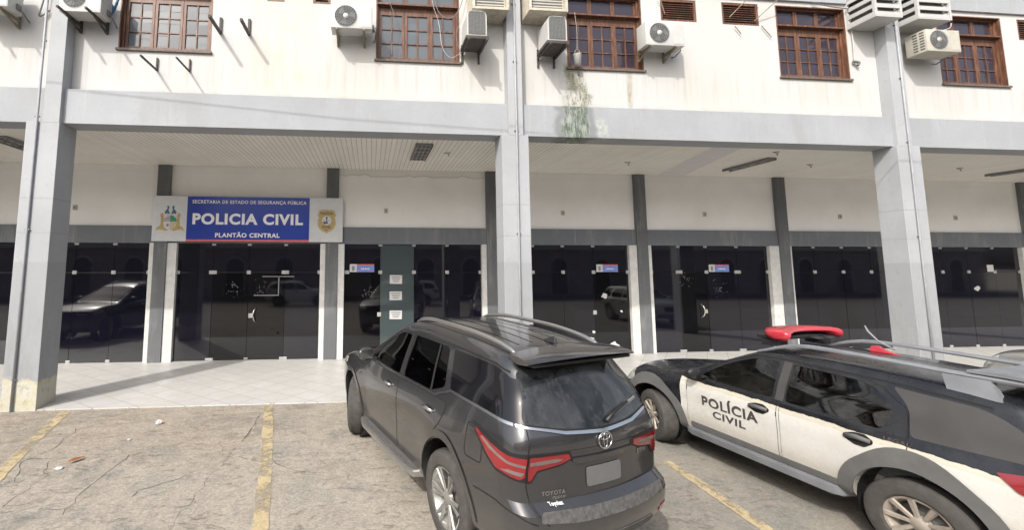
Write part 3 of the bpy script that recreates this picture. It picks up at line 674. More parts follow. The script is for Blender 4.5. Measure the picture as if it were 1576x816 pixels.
# ---------------------------------------------------------------- brackets and air conditioners on the upper wall
def bracket(x, z, depth=.5, h=.27, w=.035, mat='rust', parent=None, lab=None, name='wall_bracket', y=YW):
    bm = new(); box(bm, x-w/2, x+w/2, y-.035, y-.001, z, z+h); box(bm, x-w/2, x+w/2, y-depth, y-.036, z, z+w*1.1)
    o = finish(bm, name, M[mat], parent)
    if parent is None: tag(o, lab, 'bracket', 'empty brackets on the upper wall')
    return o
bracket(-2.90, 6.80, .62, .33, .045, lab='thick empty bracket just right of the left window')
bracket(-2.37, 6.80, .55, .33, .045, lab='thick empty bracket second right of the left window')
bracket(-4.02, 6.02, .62, .25, .028, lab='thin empty bracket below the left window, left one of two')
bracket(-3.43, 6.02, .60, .25, .024, lab='thin empty bracket below the left window, right one of two')
def fan_grille(bm, r, y, c):
    for k in range(5):
        rr = r*(.3+.7*k/4)
        ring = [(c[0]+rr*math.cos(a), y, c[1]+rr*math.sin(a)) for a in [2*math.pi*i/28 for i in range(29)]]; tube(bm, ring, .0035, 5, False)
    for k in range(20):
        a = 2*math.pi*k/20; tube(bm, [(c[0]+r*.25*math.cos(a), y, c[1]+r*.25*math.sin(a)), (c[0]+r*math.cos(a), y, c[1]+r*math.sin(a))], .0035, 5)
    n = 20; bm.faces.new([bm.verts.new((c[0]+r*.24*math.cos(2*math.pi*k/n), y-.006, c[1]+r*.24*math.sin(2*math.pi*k/n))) for k in range(n)])
def condenser(x, z, w, h, lab, depth=.30, gap=.15, fan=.205, fx=.33, brk=True, brmat='rust2', hub='accase', ycase=None, case='accase', sideholes=False, arm=.46):
    t = thing('air_conditioner', lab, 'air conditioner', (x, YW, z), 'outdoor air conditioner units'); yf = -gap-depth
    bm = new(); box(bm, 0, w, yf, -gap, 0, h, .012); finish(bm, 'casing', M[case], t, 40)
    c = (w*fx+.02, h*.52)
    bm = new(); n = 32; lathe(bm, [(0, yf-.002), (fan, yf-.002), (fan, yf+.0)], n, 'Y', (c[0], 0, c[1])); finish(bm, 'fan_recess', M['acdark'], t)
    bm = new()
    for k in range(3):
        a = k*2.094; pl = [(c[0]+rr*math.cos(a+q), yf-.008+.004*i, c[1]+rr*math.sin(a+q)) for i, (rr, q) in enumerate([(.04, 0), (fan*.9, -.15), (fan*.9, .75), (.04, .5)])]; quad(bm, pl)
    finish(bm, 'fan_blades', M['acgrey'], t)
    bm = new(); fan_grille(bm, fan, yf-.014, c); finish(bm, 'fan_grille', M['acgrey'], t)
    bm = new(); lathe(bm, [(0, yf-.022), (fan*.24, yf-.020), (fan*.25, yf-.012)], 20, 'Y', (c[0], 0, c[1])); finish(bm, 'fan_hub', M[hub], t, 40)
    bm = new(); box(bm, w*.72, w-.02, yf-.004, yf+.001, .03, h-.03, .002); box(bm, w*.74, w*.93, yf-.006, yf-.0045, .05, .075); finish(bm, 'service_panel', M[case], t)
    if sideholes:
        bm = new()
        for r in range(7):
            for q in range(2): box(bm, -.004, .001, yf+.04+q*.12, yf+.12+q*.12, .05+r*h/8, .05+r*h/8+.03)
        finish(bm, 'side_louvres', M['acdark'], t)
    bm = new(); box(bm, w+.001, w+.03, -gap-.16, -gap-.06, .06, .16, .004); tube(bm, [(w+.03, -gap-.1, .1), (w+.07, -gap-.08, .02), (w+.05, -.05, -.05), (w+.02, -.01, -.02)], .012, 6); finish(bm, 'refrigerant_pipe', M['cable'], t, 50)
    if brk:
        for bx_ in (w*.14, w*.80):
            bm = new(); box(bm, bx_-.018, bx_+.018, -.035, -.001, -.16, .20); box(bm, bx_-.018, bx_+.018, -arm, -.036, -.036, -.001); bar(bm, (bx_, -.03, -.15), (bx_, -arm*.62, -.03), .03); finish(bm, 'mounting_bracket', M[brmat], t)
    return t
condenser(-.775, 6.815, .77, .45, 'white air conditioner with grey fan left of the second window')
condenser(5.42, 6.775, .82, .49, 'white air conditioner below the slatted vent right of the bucket window')
condenser(11.62, 6.90, .80, .48, 'white air conditioner with side louvres under the right slatted cage', depth=.38, case='accream', sideholes=True, hub='accream', brk=False)
condenser(-5.50, 6.85, .70, .5, 'white air conditioner at the top between left pipe and first window', depth=.34, gap=.16, fan=.19, hub='rust', brmat='rust', arm=.68)
condenser(-7.05, 6.88, .72, .5, 'white air conditioner at the top left corner of the photo', depth=.34, gap=.16, brmat='rust2', arm=.66)
def side_unit(x, z, flip, lab):
    """a condenser set end-on to the street: coil face forward, rounded top"""
    t = thing('air_conditioner', lab, 'air conditioner', (x, YW, z), 'outdoor air conditioner units'); w, h = .38, .50; yf = -.60
    def outline(w, h, r=.10):
        p = [(0, 0), (w, 0)]
        for k in range(6): a = k/5*math.pi/2; p.append((w-r+r*math.cos(a), h-r+r*math.sin(a)))
        for k in range(6): a = math.pi/2+k/5*math.pi/2; p.append((r+r*math.cos(a), h-r+r*math.sin(a)))
        return p
    bm = new(); prism(bm, outline(w, h), lambda a, b: (a, yf, b), lambda a, b: (a, -.12, b)); finish(bm, 'casing', M['accase'], t, 40)
    bm = new(); o = [(a*.86+w*.07, b*.92+.03) for a, b in outline(w, h, .07)]; prism(bm, o, lambda a, b: (a, yf-.006, b), lambda a, b: (a, yf-.001, b)); finish(bm, 'coil_grille', M['acdark'], t)
    bm = new()
    for k in range(12): xx = w*.07+w*.86*(k+.5)/12; box(bm, xx-.002, xx+.002, yf-.010, yf-.0065, .05, h-.06)
    finish(bm, 'coil_fins', M['acgrey'], t)
    bm = new(); box(bm, -.03, w+.03, yf-.04, -.08, -.075, -.002, .02)
    finish(bm, 'drip_tray', M['rust'], t, 40)
    bm = new()
    for k in range(3):
        for q in range(3): lathe(bm, [(0, -.0775), (.018, -.0775), (.018, -.076)], 10, 'Z', (.07+k*.13, yf+.08+q*.15, 0))
    finish(bm, 'tray_holes', M['black'], t)
    for bx_ in (.02, w-.02):
        bm = new(); box(bm, bx_-.016, bx_+.016, -.034, -.001, -.28, .1); box(bm, bx_-.016, bx_+.016, -.68, -.035, -.115, -.078); finish(bm, 'mounting_bracket', M['rust'], t)
    return t
side_unit(1.77, 6.70, 1, 'narrow end-on air conditioner left of the middle column')
side_unit(3.34, 6.68, -1, 'narrow end-on air conditioner right of the middle column, beside the mouldy wall')
def ac_box(x0, x1, z0, lab):
    t = thing('concrete_ac_box', lab, 'air conditioner box', (x0, YW, z0), 'air conditioner boxes on the upper wall'); w = x1-x0
    bm = new(); box(bm, 0, w, -.52, -.001, 0, .05, .004); box(bm, 0, .05, -.52, -.001, .052, .62); box(bm, w-.05, w, -.52, -.001, .052, .62); box(bm, 0, w, -.52, -.001, .622, .67, .004); finish(bm, 'box_shell', M['boxcon'], t)
    bm = new(); box(bm, .055, w-.055, -.44, -.05, .056, .60, .01); finish(bm, 'unit_body', M['accream'], t)
    bm = new()
    for k in range(8): box(bm, .08, w-.08, -.446, -.441, .09+k*.06, .115+k*.06)
    finish(bm, 'unit_louvres', M['acdark'], t)
M['boxcon'] = simple('beige_render', (.48, .44, .36), .85, .2, 9, .3)
ac_box(1.90, 2.62, 7.30, 'beige air conditioner box at the top left of the middle column')
ac_box(3.02, 3.80, 7.33, 'beige air conditioner box at the top right of the middle column')
def cage(x0, x1, z0, lab, y0=8.5, y1=7.98):
    t = thing('ac_guard_cage', lab, 'guard cage', (x0, YW, z0), 'slatted air conditioner guard cages'); w = x1-x0; d = -(y0-y1)-.06; h = .62
    bm = new(); box(bm, 0, w, d, -.001, -.03, 0, .006); box(bm, 0, w, d, -.001, h, h+.03, .006)
    for (a, b) in ((0, .05), (w-.05, w)):
        box(bm, a, b, d, d+.05, .001, h-.001); box(bm, a, b, -.05, -.002, .001, h-.001)
    finish(bm, 'cage_frame', M['accase'], t)
    bm = new(); n = 4
    for i in range(n):
        z = .004+i*(h-.10)/(n-1)*1.0; q = .085; box(bm, .052, w-.052, d+.004, d+.03, z, z+q); box(bm, .003, .03, d+.052, -.052, z, z+q); box(bm, w-.03, w-.003, d+.052, -.052, z, z+q)
    finish(bm, 'cage_slats', M['accase'], t)
    bm = new(); box(bm, .12, w-.12, d+.06, -.02, .02, h-.03); finish(bm, 'unit_body', M['acdark'], t)
cage(10.42, 11.052, 7.60, 'white slatted guard cage left of the right pilaster strip')
cage(11.42, 12.22, 7.60, 'white slatted guard cage above the louvred air conditioner')
# bucket hanging outside the third window
t = thing('hanging_bucket', 'small white bucket hanging at the window above the mouldy stain', 'bucket', (4.14, YW-.14, 6.44))
bm = new(); rr = lathe(bm, [(0, 0), (.065, 0), (.078, .21), (.082, .215), (.074, .215), (.062, .01)], 20, 'Z'); finish(bm, 'bucket_body', M['white'], t, 35)
bm = new(); tube(bm, [(-.076, 0, .20), (-.04, 0, .30), (0, .0, .33), (.04, 0, .30), (.076, 0, .20)], .004, 6); tube(bm, [(0, 0, .33), (0.01, .0, .75), (0, .05, 1.15)], .004, 6); finish(bm, 'bucket_handle', M['cablew'], t)
# loose cables
def cable(pts, r, lab, mat='cable', grp='loose cables on the upper wall', smooth_n=6):
    P = [Vector(p) for p in pts]; out = []
    for i in range(len(P)-1):
        p0, p1, p2, p3 = P[max(i-1, 0)], P[i], P[i+1], P[min(i+2, len(P)-1)]
        for k in range(smooth_n):
            t = k/smooth_n; out.append(.5*((2*p1)+(-p0+p2)*t+(2*p0-5*p1+4*p2-p3)*t*t+(-p0+3*p1-3*p2+p3)*t**3))
    out.append(P[-1]); bm = new(); tube(bm, out, r, 6); o = finish(bm, 'loose_cable', M[mat], None, 60); tag(o, lab, 'cable', grp); return o
cable([(.28, 8.44, 8.1), (.34, 8.42, 7.6), (.42, 8.43, 7.3), (.36, 8.43, 6.9), (.38, 8.46, 6.5)], .006, 'thin cable hanging at the left side of the second window')
cable([(1.15, 8.44, 8.1), (1.20, 8.42, 7.6), (1.32, 8.43, 7.2), (1.38, 8.40, 6.7), (1.55, 8.42, 6.50), (1.75, 8.46, 6.62)], .005, 'pale cable looping down the right side of the second window', 'cablew')
cable([(1.18, 8.44, 8.1), (1.28, 8.40, 7.5), (1.48, 8.36, 7.28), (1.70, 8.38, 7.45), (1.85, 8.42, 7.9)], .008, 'dark cable looping from second window to the end-on unit')
cable([(1.72, 8.46, 7.2), (1.66, 8.42, 6.95), (1.72, 8.42, 6.7), (1.80, 8.46, 6.5)], .006, 'thin cable beside the end-on air conditioner')
cable([(3.72, 8.44, 8.0), (3.66, 8.35, 7.6), (3.70, 8.2, 7.35), (3.76, 8.1, 7.1)], .010, 'cable running up beside the right end-on unit')
cable([(10.50, 8.47, 7.62), (10.50, 8.46, 7.2), (10.50, 8.47, 6.9), (10.52, 8.46, 6.82)], .012, 'thin white pipe hanging below the left slatted cage', 'cablew')
cable([(10.44, 8.45, 6.83), (10.55, 8.43, 6.80), (10.53, 8.44, 6.74)], .03, 'small dark plug at the end of the hanging pipe', 'cable')
cable([(9.6, 8.44, 8.14), (10.0, 8.43, 8.06), (10.45, 8.42, 8.02), (10.6, 8.44, 8.0)], .012, 'cable along the eaves above the fourth window')
cable([(11.95, 8.15, 7.4), (12.2, 7.99, 7.42), (12.3, 8.0, 7.55)], .008, 'short pipe stub on the louvred air conditioner', 'cablew')
cable([(-4.98, 8.40, 7.4), (-4.80, 8.35, 7.15), (-4.86, 8.36, 6.98), (-4.78, 8.40, 7.2), (-4.72, 8.42, 7.6)], .022, 'bundle of blue cable beside the first window', 'teal')
cable([(-5.98, 8.44, 7.8), (-6.05, 8.40, 7.2), (-6.1, 8.42, 6.95), (-5.96, 8.46, 7.1)], .014, 'dark cables behind the top left air conditioner')
for (a, b, lab) in [((5.93, 8.35, 8.15), (6.15, 8.46, 7.70), 'thin rod leaning across the first louvre vent'), ((8.15, 8.2, 8.3), (7.62, 8.46, 7.70), 'thin rod crossing the second louvre vent'), ((8.75, 8.2, 8.2), (8.2, 8.47, 7.65), 'thin rod at the right side of second louvre vent'), ((7.72, 8.45, 7.50), (7.86, 8.46, 7.34), 'short rod below the second louvre vent'), ((8.35, 8.46, 7.55), (8.56, 8.46, 7.30), 'thin rod left of the fourth window')]:
    bm = new(); tube(bm, [a, b], .010, 6); tag(finish(bm, 'metal_rod', M['rust2']), lab, 'rod', 'thin rods near the louvre vents')
# tree-like antenna twig shadow source and the overhead street wire
bm = new(); L = Vector((.68, 1, -1.037)); A_ = Vector((-5.6, 8.34, 5.555)); Bp = Vector((4.5, 8.34, 4.93))
p = [A_-L*2.7+(A_-Bp)*1.5, A_-L*2.7, (A_+Bp)/2-L*2.7-Vector((0, 0, .09)), Bp-L*2.7, Bp-L*2.7+(Bp-A_)*1.5]
tube(bm, p, .011, 6); tag(finish(bm, 'overhead_cable', M['cable'], None, 60), 'street cable stretched above the parking bays', 'cable')
# litter
def crumple(x, y, r, lab, mat, sd, flat_=.7):
    rn = random.Random(sd); bm = new(); bmesh.ops.create_icosphere(bm, subdivisions=2, radius=r)
    for v in bm.verts: v.co *= rn.uniform(.7, 1.15); v.co.z *= flat_
    o = finish(bm, 'litter', mat); o.location = (x, y, gz(y)+r*flat_*.8); tag(o, lab, 'litter', 'litter on the parking ground')
crumple(-3.20, 7.49, .05, 'crumpled white paper ball on the ground near the porch', M['white'], 1)
crumple(-3.32, 6.87, .022, 'small white pebble in the empty bay', M['white'], 2)
crumple(-3.71, 6.05, .045, 'flat white paper bit left of the red leaf', M['white'], 3, .3)
crumple(4.97, 6.50, .03, 'small pale stone beside the police car front wheel', M['white'], 4, .5)
lf = simple('dry_leaf', (.28, .09, .03), .7, .3, 30)
bm = new(); pl = [(-.09, 0), (-.05, .03), (.02, .035), (.10, .0), (.03, -.03), (-.05, -.03)]
prism(bm, pl, lambda a, b: (a, b, .012+abs(b)*.6+a*a), lambda a, b: (a, b, .016+abs(b)*.6+a*a)); o = finish(bm, 'dry_leaf', lf); o.location = (-3.63, 6.24, gz(6.24)+.004); o.rotation_euler = (0, 0, 1.0); tag(o, 'brown dry leaf on the concrete in the left bay', 'leaf')
# ---------------------------------------------------------------- cars: a body surface from profile curves
def pchip(pts):
    x = np.array([p[0] for p in pts], float); y = np.array([p[1] for p in pts], float)
    h = np.diff(x); dl = np.diff(y)/h; d_ = np.zeros(len(x))
    for i in range(1, len(x)-1):
        if dl[i-1]*dl[i] > 0:
            w1, w2 = 2*h[i]+h[i-1], h[i]+2*h[i-1]; d_[i] = (w1+w2)/(w1/dl[i-1]+w2/dl[i])
    d_[0], d_[-1] = dl[0], dl[-1]
    def f(q):
        q = np.clip(np.asarray(q, float), x[0], x[-1]); i = np.clip(np.searchsorted(x, q)-1, 0, len(x)-2)
        t = (q-x[i])/h[i]; t2, t3 = t*t, t*t*t
        return (2*t3-3*t2+1)*y[i]+(t3-2*t2+t)*h[i]*d_[i]+(-2*t3+3*t2)*y[i+1]+(t3-t2)*h[i]*d_[i+1]
    return f
def sstep(a, b, x):
    t = np.clip((x-a)/(b-a), 0, 1); return t*t*(3-2*t)
class Car:
    def __init__(s, zt, zb, Rr, Ff, hz, pf, Rt, Ft, wheels, r=(.16, .12, .08), flare=.03, crown=.035, bowR=.10, bowF=.22, gh=None, flare_r=.46):
        s.zt, s.zb, s.Rr, s.Ff, s.hz, s.pf = map(pchip, (zt, zb, Rr, Ff, hz, pf))
        s.warp = None; s.Rt, s.Ft, s.wheels, s.flare, s.crown, s.bowR, s.bowF = Rt, Ft, wheels, flare, crown, bowR, bowF
        s.Lh = (Ft-Rt)/2; s.Wh = .9; s.Hh = .7; s.r = np.array(r); s.flare_r = flare_r; s.gh = gh
    def W(s, x, z):
        w = s.hz(z)*s.pf(x)
        for xw in s.wheels: w = w+s.flare*np.exp(-np.abs((x-xw)/s.flare_r)**4)*(1-sstep(.80, 1.0, z))
        # waist crease and a shallow hollow in the doors
        w = w-.014*np.exp(-((z-.66)/.12)**2)*sstep(.2, .8, x)*(1-sstep(2.0, 2.4, x))
        return w
    def M(s, q):
        u, v, w = q[..., 0], q[..., 1], q[..., 2]
        xt = s.Rt+(u+1)/2*(s.Ft-s.Rt); a, b = s.zt(xt), s.zb(xt)
        z = b+(w+1)/2*(a-b)
        sR, sF = ((1-u)/2)**7, ((1+u)/2)**9
        x = xt+(s.Rr(z)-s.Rt)*sR+(s.Ff(z)-s.Ft)*sF
        x = x+s.bowR*v*v*sR-s.bowF*v*v*sF
        y = v*s.W(x, z)
        hood = sstep(s.cowl-.1, s.cowl+.35, xt) if hasattr(s, 'cowl') else 0
        cr = s.crown*(1-hood*.0)
        z = z-cr*v*v*np.clip(w, 0, 1)**2
        return np.stack([x, y, z], -1)
    def S(s, q):
        """point of the unit-box surface -> rounded -> car"""
        q = np.asarray(q, float); dim = np.array([s.Lh, s.Wh, s.Hh]); p = q*dim; inn = np.clip(p, -(dim-s.r), dim-s.r)
        d_ = (p-inn)/s.r; L = np.linalg.norm(d_, axis=-1, keepdims=True); L[L < 1e-9] = 1
        return s.M((inn+d_/L*s.r)/dim)
    def solve(s, fq, ia, ib, A, Bv, a0, b0, n=40):
        """fq(a,b)->box point ; find a,b so that S[ia]=A, S[ib]=Bv"""
        a, b = a0.copy(), b0.copy()
        for _ in range(n):
            P = s.S(fq(a, b)); e = 1e-3
            Pa, Pb = s.S(fq(a+e, b)), s.S(fq(a, b+e))
            j11, j12 = (Pa[..., ia]-P[..., ia])/e, (Pb[..., ia]-P[..., ia])/e; j21, j22 = (Pa[..., ib]-P[..., ib])/e, (Pb[..., ib]-P[..., ib])/e
            r1, r2 = A-P[..., ia], Bv-P[..., ib]; D = j11*j22-j12*j21; D = np.where(np.abs(D) < 1e-4, 1e-4, D)
            da, db = (r1*j22-r2*j12)/D, (j11*r2-j21*r1)/D
            a = np.clip(a+np.clip(da, -.15, .15)*.8, -.999, .999); b = np.clip(b+np.clip(db, -.15, .15)*.8, -.999, .999)
        return a, b
    def surf(s, kind, side=1):
        """returns f(a,b)->(points, normals) for 2-D coordinates of that face"""
        def wrap(fq, ia, ib, a0, b0, flip):
            def f(AB):
                A, Bv = AB[:, 0], AB[:, 1]; a, b = s.solve(fq, ia, ib, A, Bv, a0(A, Bv), b0(A, Bv))
                P = s.S(fq(a, b)); e = 2e-3
                ta = s.S(fq(np.minimum(a+e, 1), b))-s.S(fq(np.maximum(a-e, -1), b)); tb = s.S(fq(a, np.minimum(b+e, 1)))-s.S(fq(a, np.maximum(b-e, -1)))
                N = np.cross(ta, tb)*flip; N /= np.maximum(np.linalg.norm(N, axis=1, keepdims=True), 1e-9); return P, N
            return f
        if kind == 'side': return wrap(lambda a, b: np.stack([a, np.full_like(a, side), b], -1), 0, 2, lambda A, B_: np.clip((A-s.Rt)/s.Lh-1, -.9, .9), lambda A, B_: np.clip((B_-.4)/(s.zt(A)-.4)*2-1, -.9, .9), -side)
        if kind == 'top': return wrap(lambda a, b: np.stack([a, b, np.full_like(a, 1.0)], -1), 0, 1, lambda A, B_: np.clip((A-s.Rt)/s.Lh-1, -.95, .95), lambda A, B_: B_/1.0, 1)
        if kind == 'rear': return wrap(lambda a, b: np.stack([np.full_like(a, -1.0), a, b], -1), 1, 2, lambda A, B_: A/.95, lambda A, B_: np.clip((B_-.4)/1.35*2-1, -.9, .9), -1)
        if kind == 'front': return wrap(lambda a, b: np.stack([np.full_like(a, 1.0), a, b], -1), 1, 2, lambda A, B_: A/.95, lambda A, B_: np.clip((B_-.3)/.7*2-1, -.9, .9), 1)
        if kind == 'corner':
            # unrolled: t<0 on the side (metres forward of the corner), t>0 across the rear
            def f(TZ):
                t, Z = TZ[:, 0], TZ[:, 1]
                def fq(b): return np.stack([np.where(t < 0, -1-t/s.Lh, -1.0), side*np.where(t > 0, 1-t/s.Wh, 1.0), b], -1)
                lo, hi = np.full_like(t, -.999), np.full_like(t, .999)
                for _ in range(30):
                    md = (lo+hi)/2; z = s.S(fq(md))[:, 2]; lo = np.where(z < Z, md, lo); hi = np.where(z < Z, hi, md)
                b = (lo+hi)/2; P = s.S(fq(b)); e = 4e-3; t0 = t
                def at(dt, db):
                    tt = t0+dt; return s.S(np.stack([np.where(tt < 0, -1-tt/s.Lh, -1.0), side*np.where(tt > 0, 1-tt/s.Wh, 1.0), b+db], -1))
                N = np.cross(at(e, 0)-at(-e, 0), at(0, e)-at(0, -e))*(-side)
                # make it point outward from the car axis
                c = P-np.array([1.0, 0, .8]); sg = np.sign((N*c).sum(1, keepdims=True)); sg[sg == 0] = 1; N = N*sg
                N /= np.maximum(np.linalg.norm(N, axis=1, keepdims=True), 1e-9); return P, N
            return f
    def body(s, nu=110, nv=30, nw=36, lo=(-1, -1, -1), hi=(1, 1, 1), rounded=True):
        bm = new(); V = {}
        U = np.linspace(lo[0], hi[0], nu+1); Vv = np.linspace(lo[1], hi[1], nv+1); Ww = np.linspace(lo[2], hi[2], nw+1)
        if rounded:   # denser towards the edges, where the rounding is
            def dens(A, k):
                return np.sign(A)*(1-(1-np.abs(A))**k)
            Vv = dens(Vv, 1.6); Ww = dens(Ww, 1.5); U = dens(U, 1.25)
        keys = [(i, j, k) for i in range(nu+1) for j in range(nv+1) for k in range(nw+1) if i in (0, nu) or j in (0, nv) or k in (0, nw)]
        q = np.array([[U[i], Vv[j], Ww[k]] for i, j, k in keys]); P = s.S(q) if rounded else s.M(q)
        for key, p in zip(keys, P): V[key] = bm.verts.new(p)
        def F(a, b, c, d_): bm.faces.new((V[a], V[b], V[c], V[d_]))
        for j in range(nv):
            for k in range(nw):
                F((0, j, k), (0, j, k+1), (0, j+1, k+1), (0, j+1, k)); F((nu, j, k), (nu, j+1, k), (nu, j+1, k+1), (nu, j, k+1))
        for i in range(nu):
            for k in range(nw):
                F((i, 0, k), (i+1, 0, k), (i+1, 0, k+1), (i, 0, k+1)); F((i, nv, k), (i, nv, k+1), (i+1, nv, k+1), (i+1, nv, k))
            for j in range(nv):
                F((i, j, 0), (i, j+1, 0), (i+1, j+1, 0), (i+1, j, 0)); F((i, j, nw), (i+1, j, nw), (i+1, j+1, nw), (i, j+1, nw))
        bmesh.ops.recalc_face_normals(bm, faces=bm.faces)
        return bm
def raise_waist(root, warp):
    """lift the waistline (lamps, handles, window sills) of a finished car; wheels and cabin stay"""
    a_, b_, c_, d_, g0, g1 = warp
    def go(o):
        if o.name.startswith(('wheel', 'cabin', 'arch_liner')): return
        if o.type == 'MESH':
            n = len(o.data.vertices); co = np.empty(n*3); o.data.vertices.foreach_get('co', co); co = co.reshape(-1, 3); x, z = co[:, 0], co[:, 2]
            co[:, 2] = z+sstep(a_, b_, z)*(1-sstep(c_, d_, z))*(g0+g1*np.clip((1.5-x)/2.5, 0, 1)); o.data.vertices.foreach_set('co', co.ravel()); o.data.update()
        for ch in o.children: go(ch)
    go(root)
def rpoly(pts, r=.04, n=5):
    out = []; N = len(pts)
    for i in range(N):
        rr = r[i] if isinstance(r, (list, tuple)) else r
        a, b, c = (np.array(pts[(i-1) % N], float), np.array(pts[i], float), np.array(pts[(i+1) % N], float))
        da, dc = a-b, c-b; la, lc = np.linalg.norm(da), np.linalg.norm(dc); k = min(rr, la*.45, lc*.45)
        p, q = b+da/la*k, b+dc/lc*k
        for t in np.linspace(0, 1, n): out.append(tuple((1-t)**2*p+2*t*(1-t)*b+t*t*q))
    return out
def patch(f, poly, off, name, mat, parent, res=.05, rim=.012, smooth=30):
    """a skin that follows surface f inside the 2-D outline, lifted by off, with a turned-in rim"""
    bm = new(); fc = bm.faces.new([bm.verts.new((p[0], p[1], 0)) for p in poly]); bm.normal_update()
    xs = [p[0] for p in poly]; ys = [p[1] for p in poly]
    for ax, lo, hi in ((0, min(xs), max(xs)), (1, min(ys), max(ys))):
        n = max(1, int((hi-lo)/res))
        for k in range(1, n):
            c = [0, 0, 0]; c[ax] = lo+(hi-lo)*k/n; nn = [0, 0, 0]; nn[ax] = 1
            bmesh.ops.bisect_plane(bm, geom=bm.verts[:]+bm.edges[:]+bm.faces[:], dist=1e-5, plane_co=c, plane_no=nn)
    bm.verts.index_update(); AB = np.array([[v.co.x, v.co.y] for v in bm.verts]); P, N = f(AB)
    vs = list(bm.verts)
    for v, p, n in zip(vs, P, N): v.co = p+n*off
    bm.normal_update(); nm = {v: n for v, n in zip(vs, N)}
    # consistent facing
    s_ = sum(float(np.dot(fc.normal, nm[fc.verts[0]])) for fc in bm.faces if fc.verts[0] in nm)
    if s_ < 0: bmesh.ops.reverse_faces(bm, faces=bm.faces[:])
    if rim:
        be = [e for e in bm.edges if len(e.link_faces) == 1]
        g = bmesh.ops.extrude_edge_only(bm, edges=be)['geom']; nv = [x for x in g if isinstance(x, bmesh.types.BMVert)]
        from mathutils.kdtree import KDTree
        kd = KDTree(len(vs));
        for i, v in enumerate(vs): kd.insert(v.co, i)
        kd.balance()
        for v in nv: i = kd.find(v.co)[1]; v.co -= Vector(N[i])*rim
    return finish(bm, name, mat, parent, smooth)
def ribbon(f, pts, w, off, name, mat, parent, closed=False, res=.04, tub=False, r=.004):
    pts = [np.array(p, float) for p in pts]
    if closed: pts.append(pts[0])
    d = []
    for a, b in zip(pts, pts[1:]):
        n = max(1, int(np.linalg.norm(b-a)/res)); d += [a+(b-a)*k/n for k in range(n)]
    d.append(pts[-1]); d = np.array(d)
    if tub:
        P, N = f(d); bm = new(); tube(bm, [Vector(p+n*off) for p, n in zip(P, N)], r, 6); return finish(bm, name, mat, parent, 60)
    t = np.gradient(d, axis=0)
    if closed: t[0] = t[-1] = d[1]-d[-2]
    t /= np.maximum(np.linalg.norm(t, axis=1, keepdims=True), 1e-9); s_ = np.stack([-t[:, 1], t[:, 0]], 1)
    A, NA = f(d+s_*w/2); C, NC = f(d-s_*w/2); bm = new()
    va = [bm.verts.new(p+n*off) for p, n in zip(A, NA)]; vc = [bm.verts.new(p+n*off) for p, n in zip(C, NC)]
    for i in range(len(d)-1): bm.faces.new((va[i], va[i+1], vc[i+1], vc[i]))
    bm.normal_update()
    if sum(float(np.dot(fc.normal, NA[0])) for fc in list(bm.faces)[:1]) < 0: bmesh.ops.reverse_faces(bm, faces=bm.faces[:])
    return finish(bm, name, mat, parent, 40)
def decal(f, s, a0, a1, b0, b1, off, mat, parent, mirror=False, bold=.03, slant=0, name='lettering', rot=0):
    bm = text_mesh(s, a0, a1, b0, b1, bold); vs = list(bm.verts)
    AB = np.array([[v.co.x, v.co.y] for v in vs])
    if rot:
        c = np.array([(a0+a1)/2, (b0+b1)/2]); q = AB-c; AB = c+q@np.array([[math.cos(rot), math.sin(rot)], [-math.sin(rot), math.cos(rot)]])
    if slant: AB[:, 0] += (AB[:, 1]-b0)*slant
    if mirror: AB[:, 0] = a0+a1-AB[:, 0]
    P, N = f(AB)
    for v, p, n in zip(vs, P, N): v.co = p+n*off
    return finish(bm, name, mat, parent)
def boolean(body, cutters):
    for c in cutters:
        md = body.modifiers.new('cut', 'BOOLEAN'); md.operation = 'DIFFERENCE'; md.solver = 'EXACT'; md.object = c
        dg = bpy.context.evaluated_depsgraph_get(); dg.update(); me = bpy.data.meshes.new_from_object(body.evaluated_get(dg))
        body.modifiers.clear(); old = body.data; body.data = me; me.name = old.name; bpy.data.meshes.remove(old)
    for c in cutters:
        me = c.data; bpy.data.objects.remove(c); bpy.data.meshes.remove(me)
def resmooth(o, ang=28):
    bm = new(); bm.from_mesh(o.data); bmesh.ops.remove_doubles(bm, verts=bm.verts, dist=1e-4)
    for f in bm.faces: f.smooth = True
    for e in bm.edges: e.smooth = not (len(e.link_faces) == 2 and e.calc_face_angle(0) > R(ang))
    bm.to_mesh(o.data); bm.free()
def prism_obj(poly, ax, lo, hi):
    bm = new()
    if ax == 'y': prism(bm, poly, lambda a, b: (a, lo, b), lambda a, b: (a, hi, b))
    if ax == 'z': prism(bm, poly, lambda a, b: (a, b, lo), lambda a, b: (a, b, hi))
    if ax == 'x': prism(bm, poly, lambda a, b: (lo, a, b), lambda a, b: (hi, a, b))
    return finish(bm, 'cutter', M['black'])
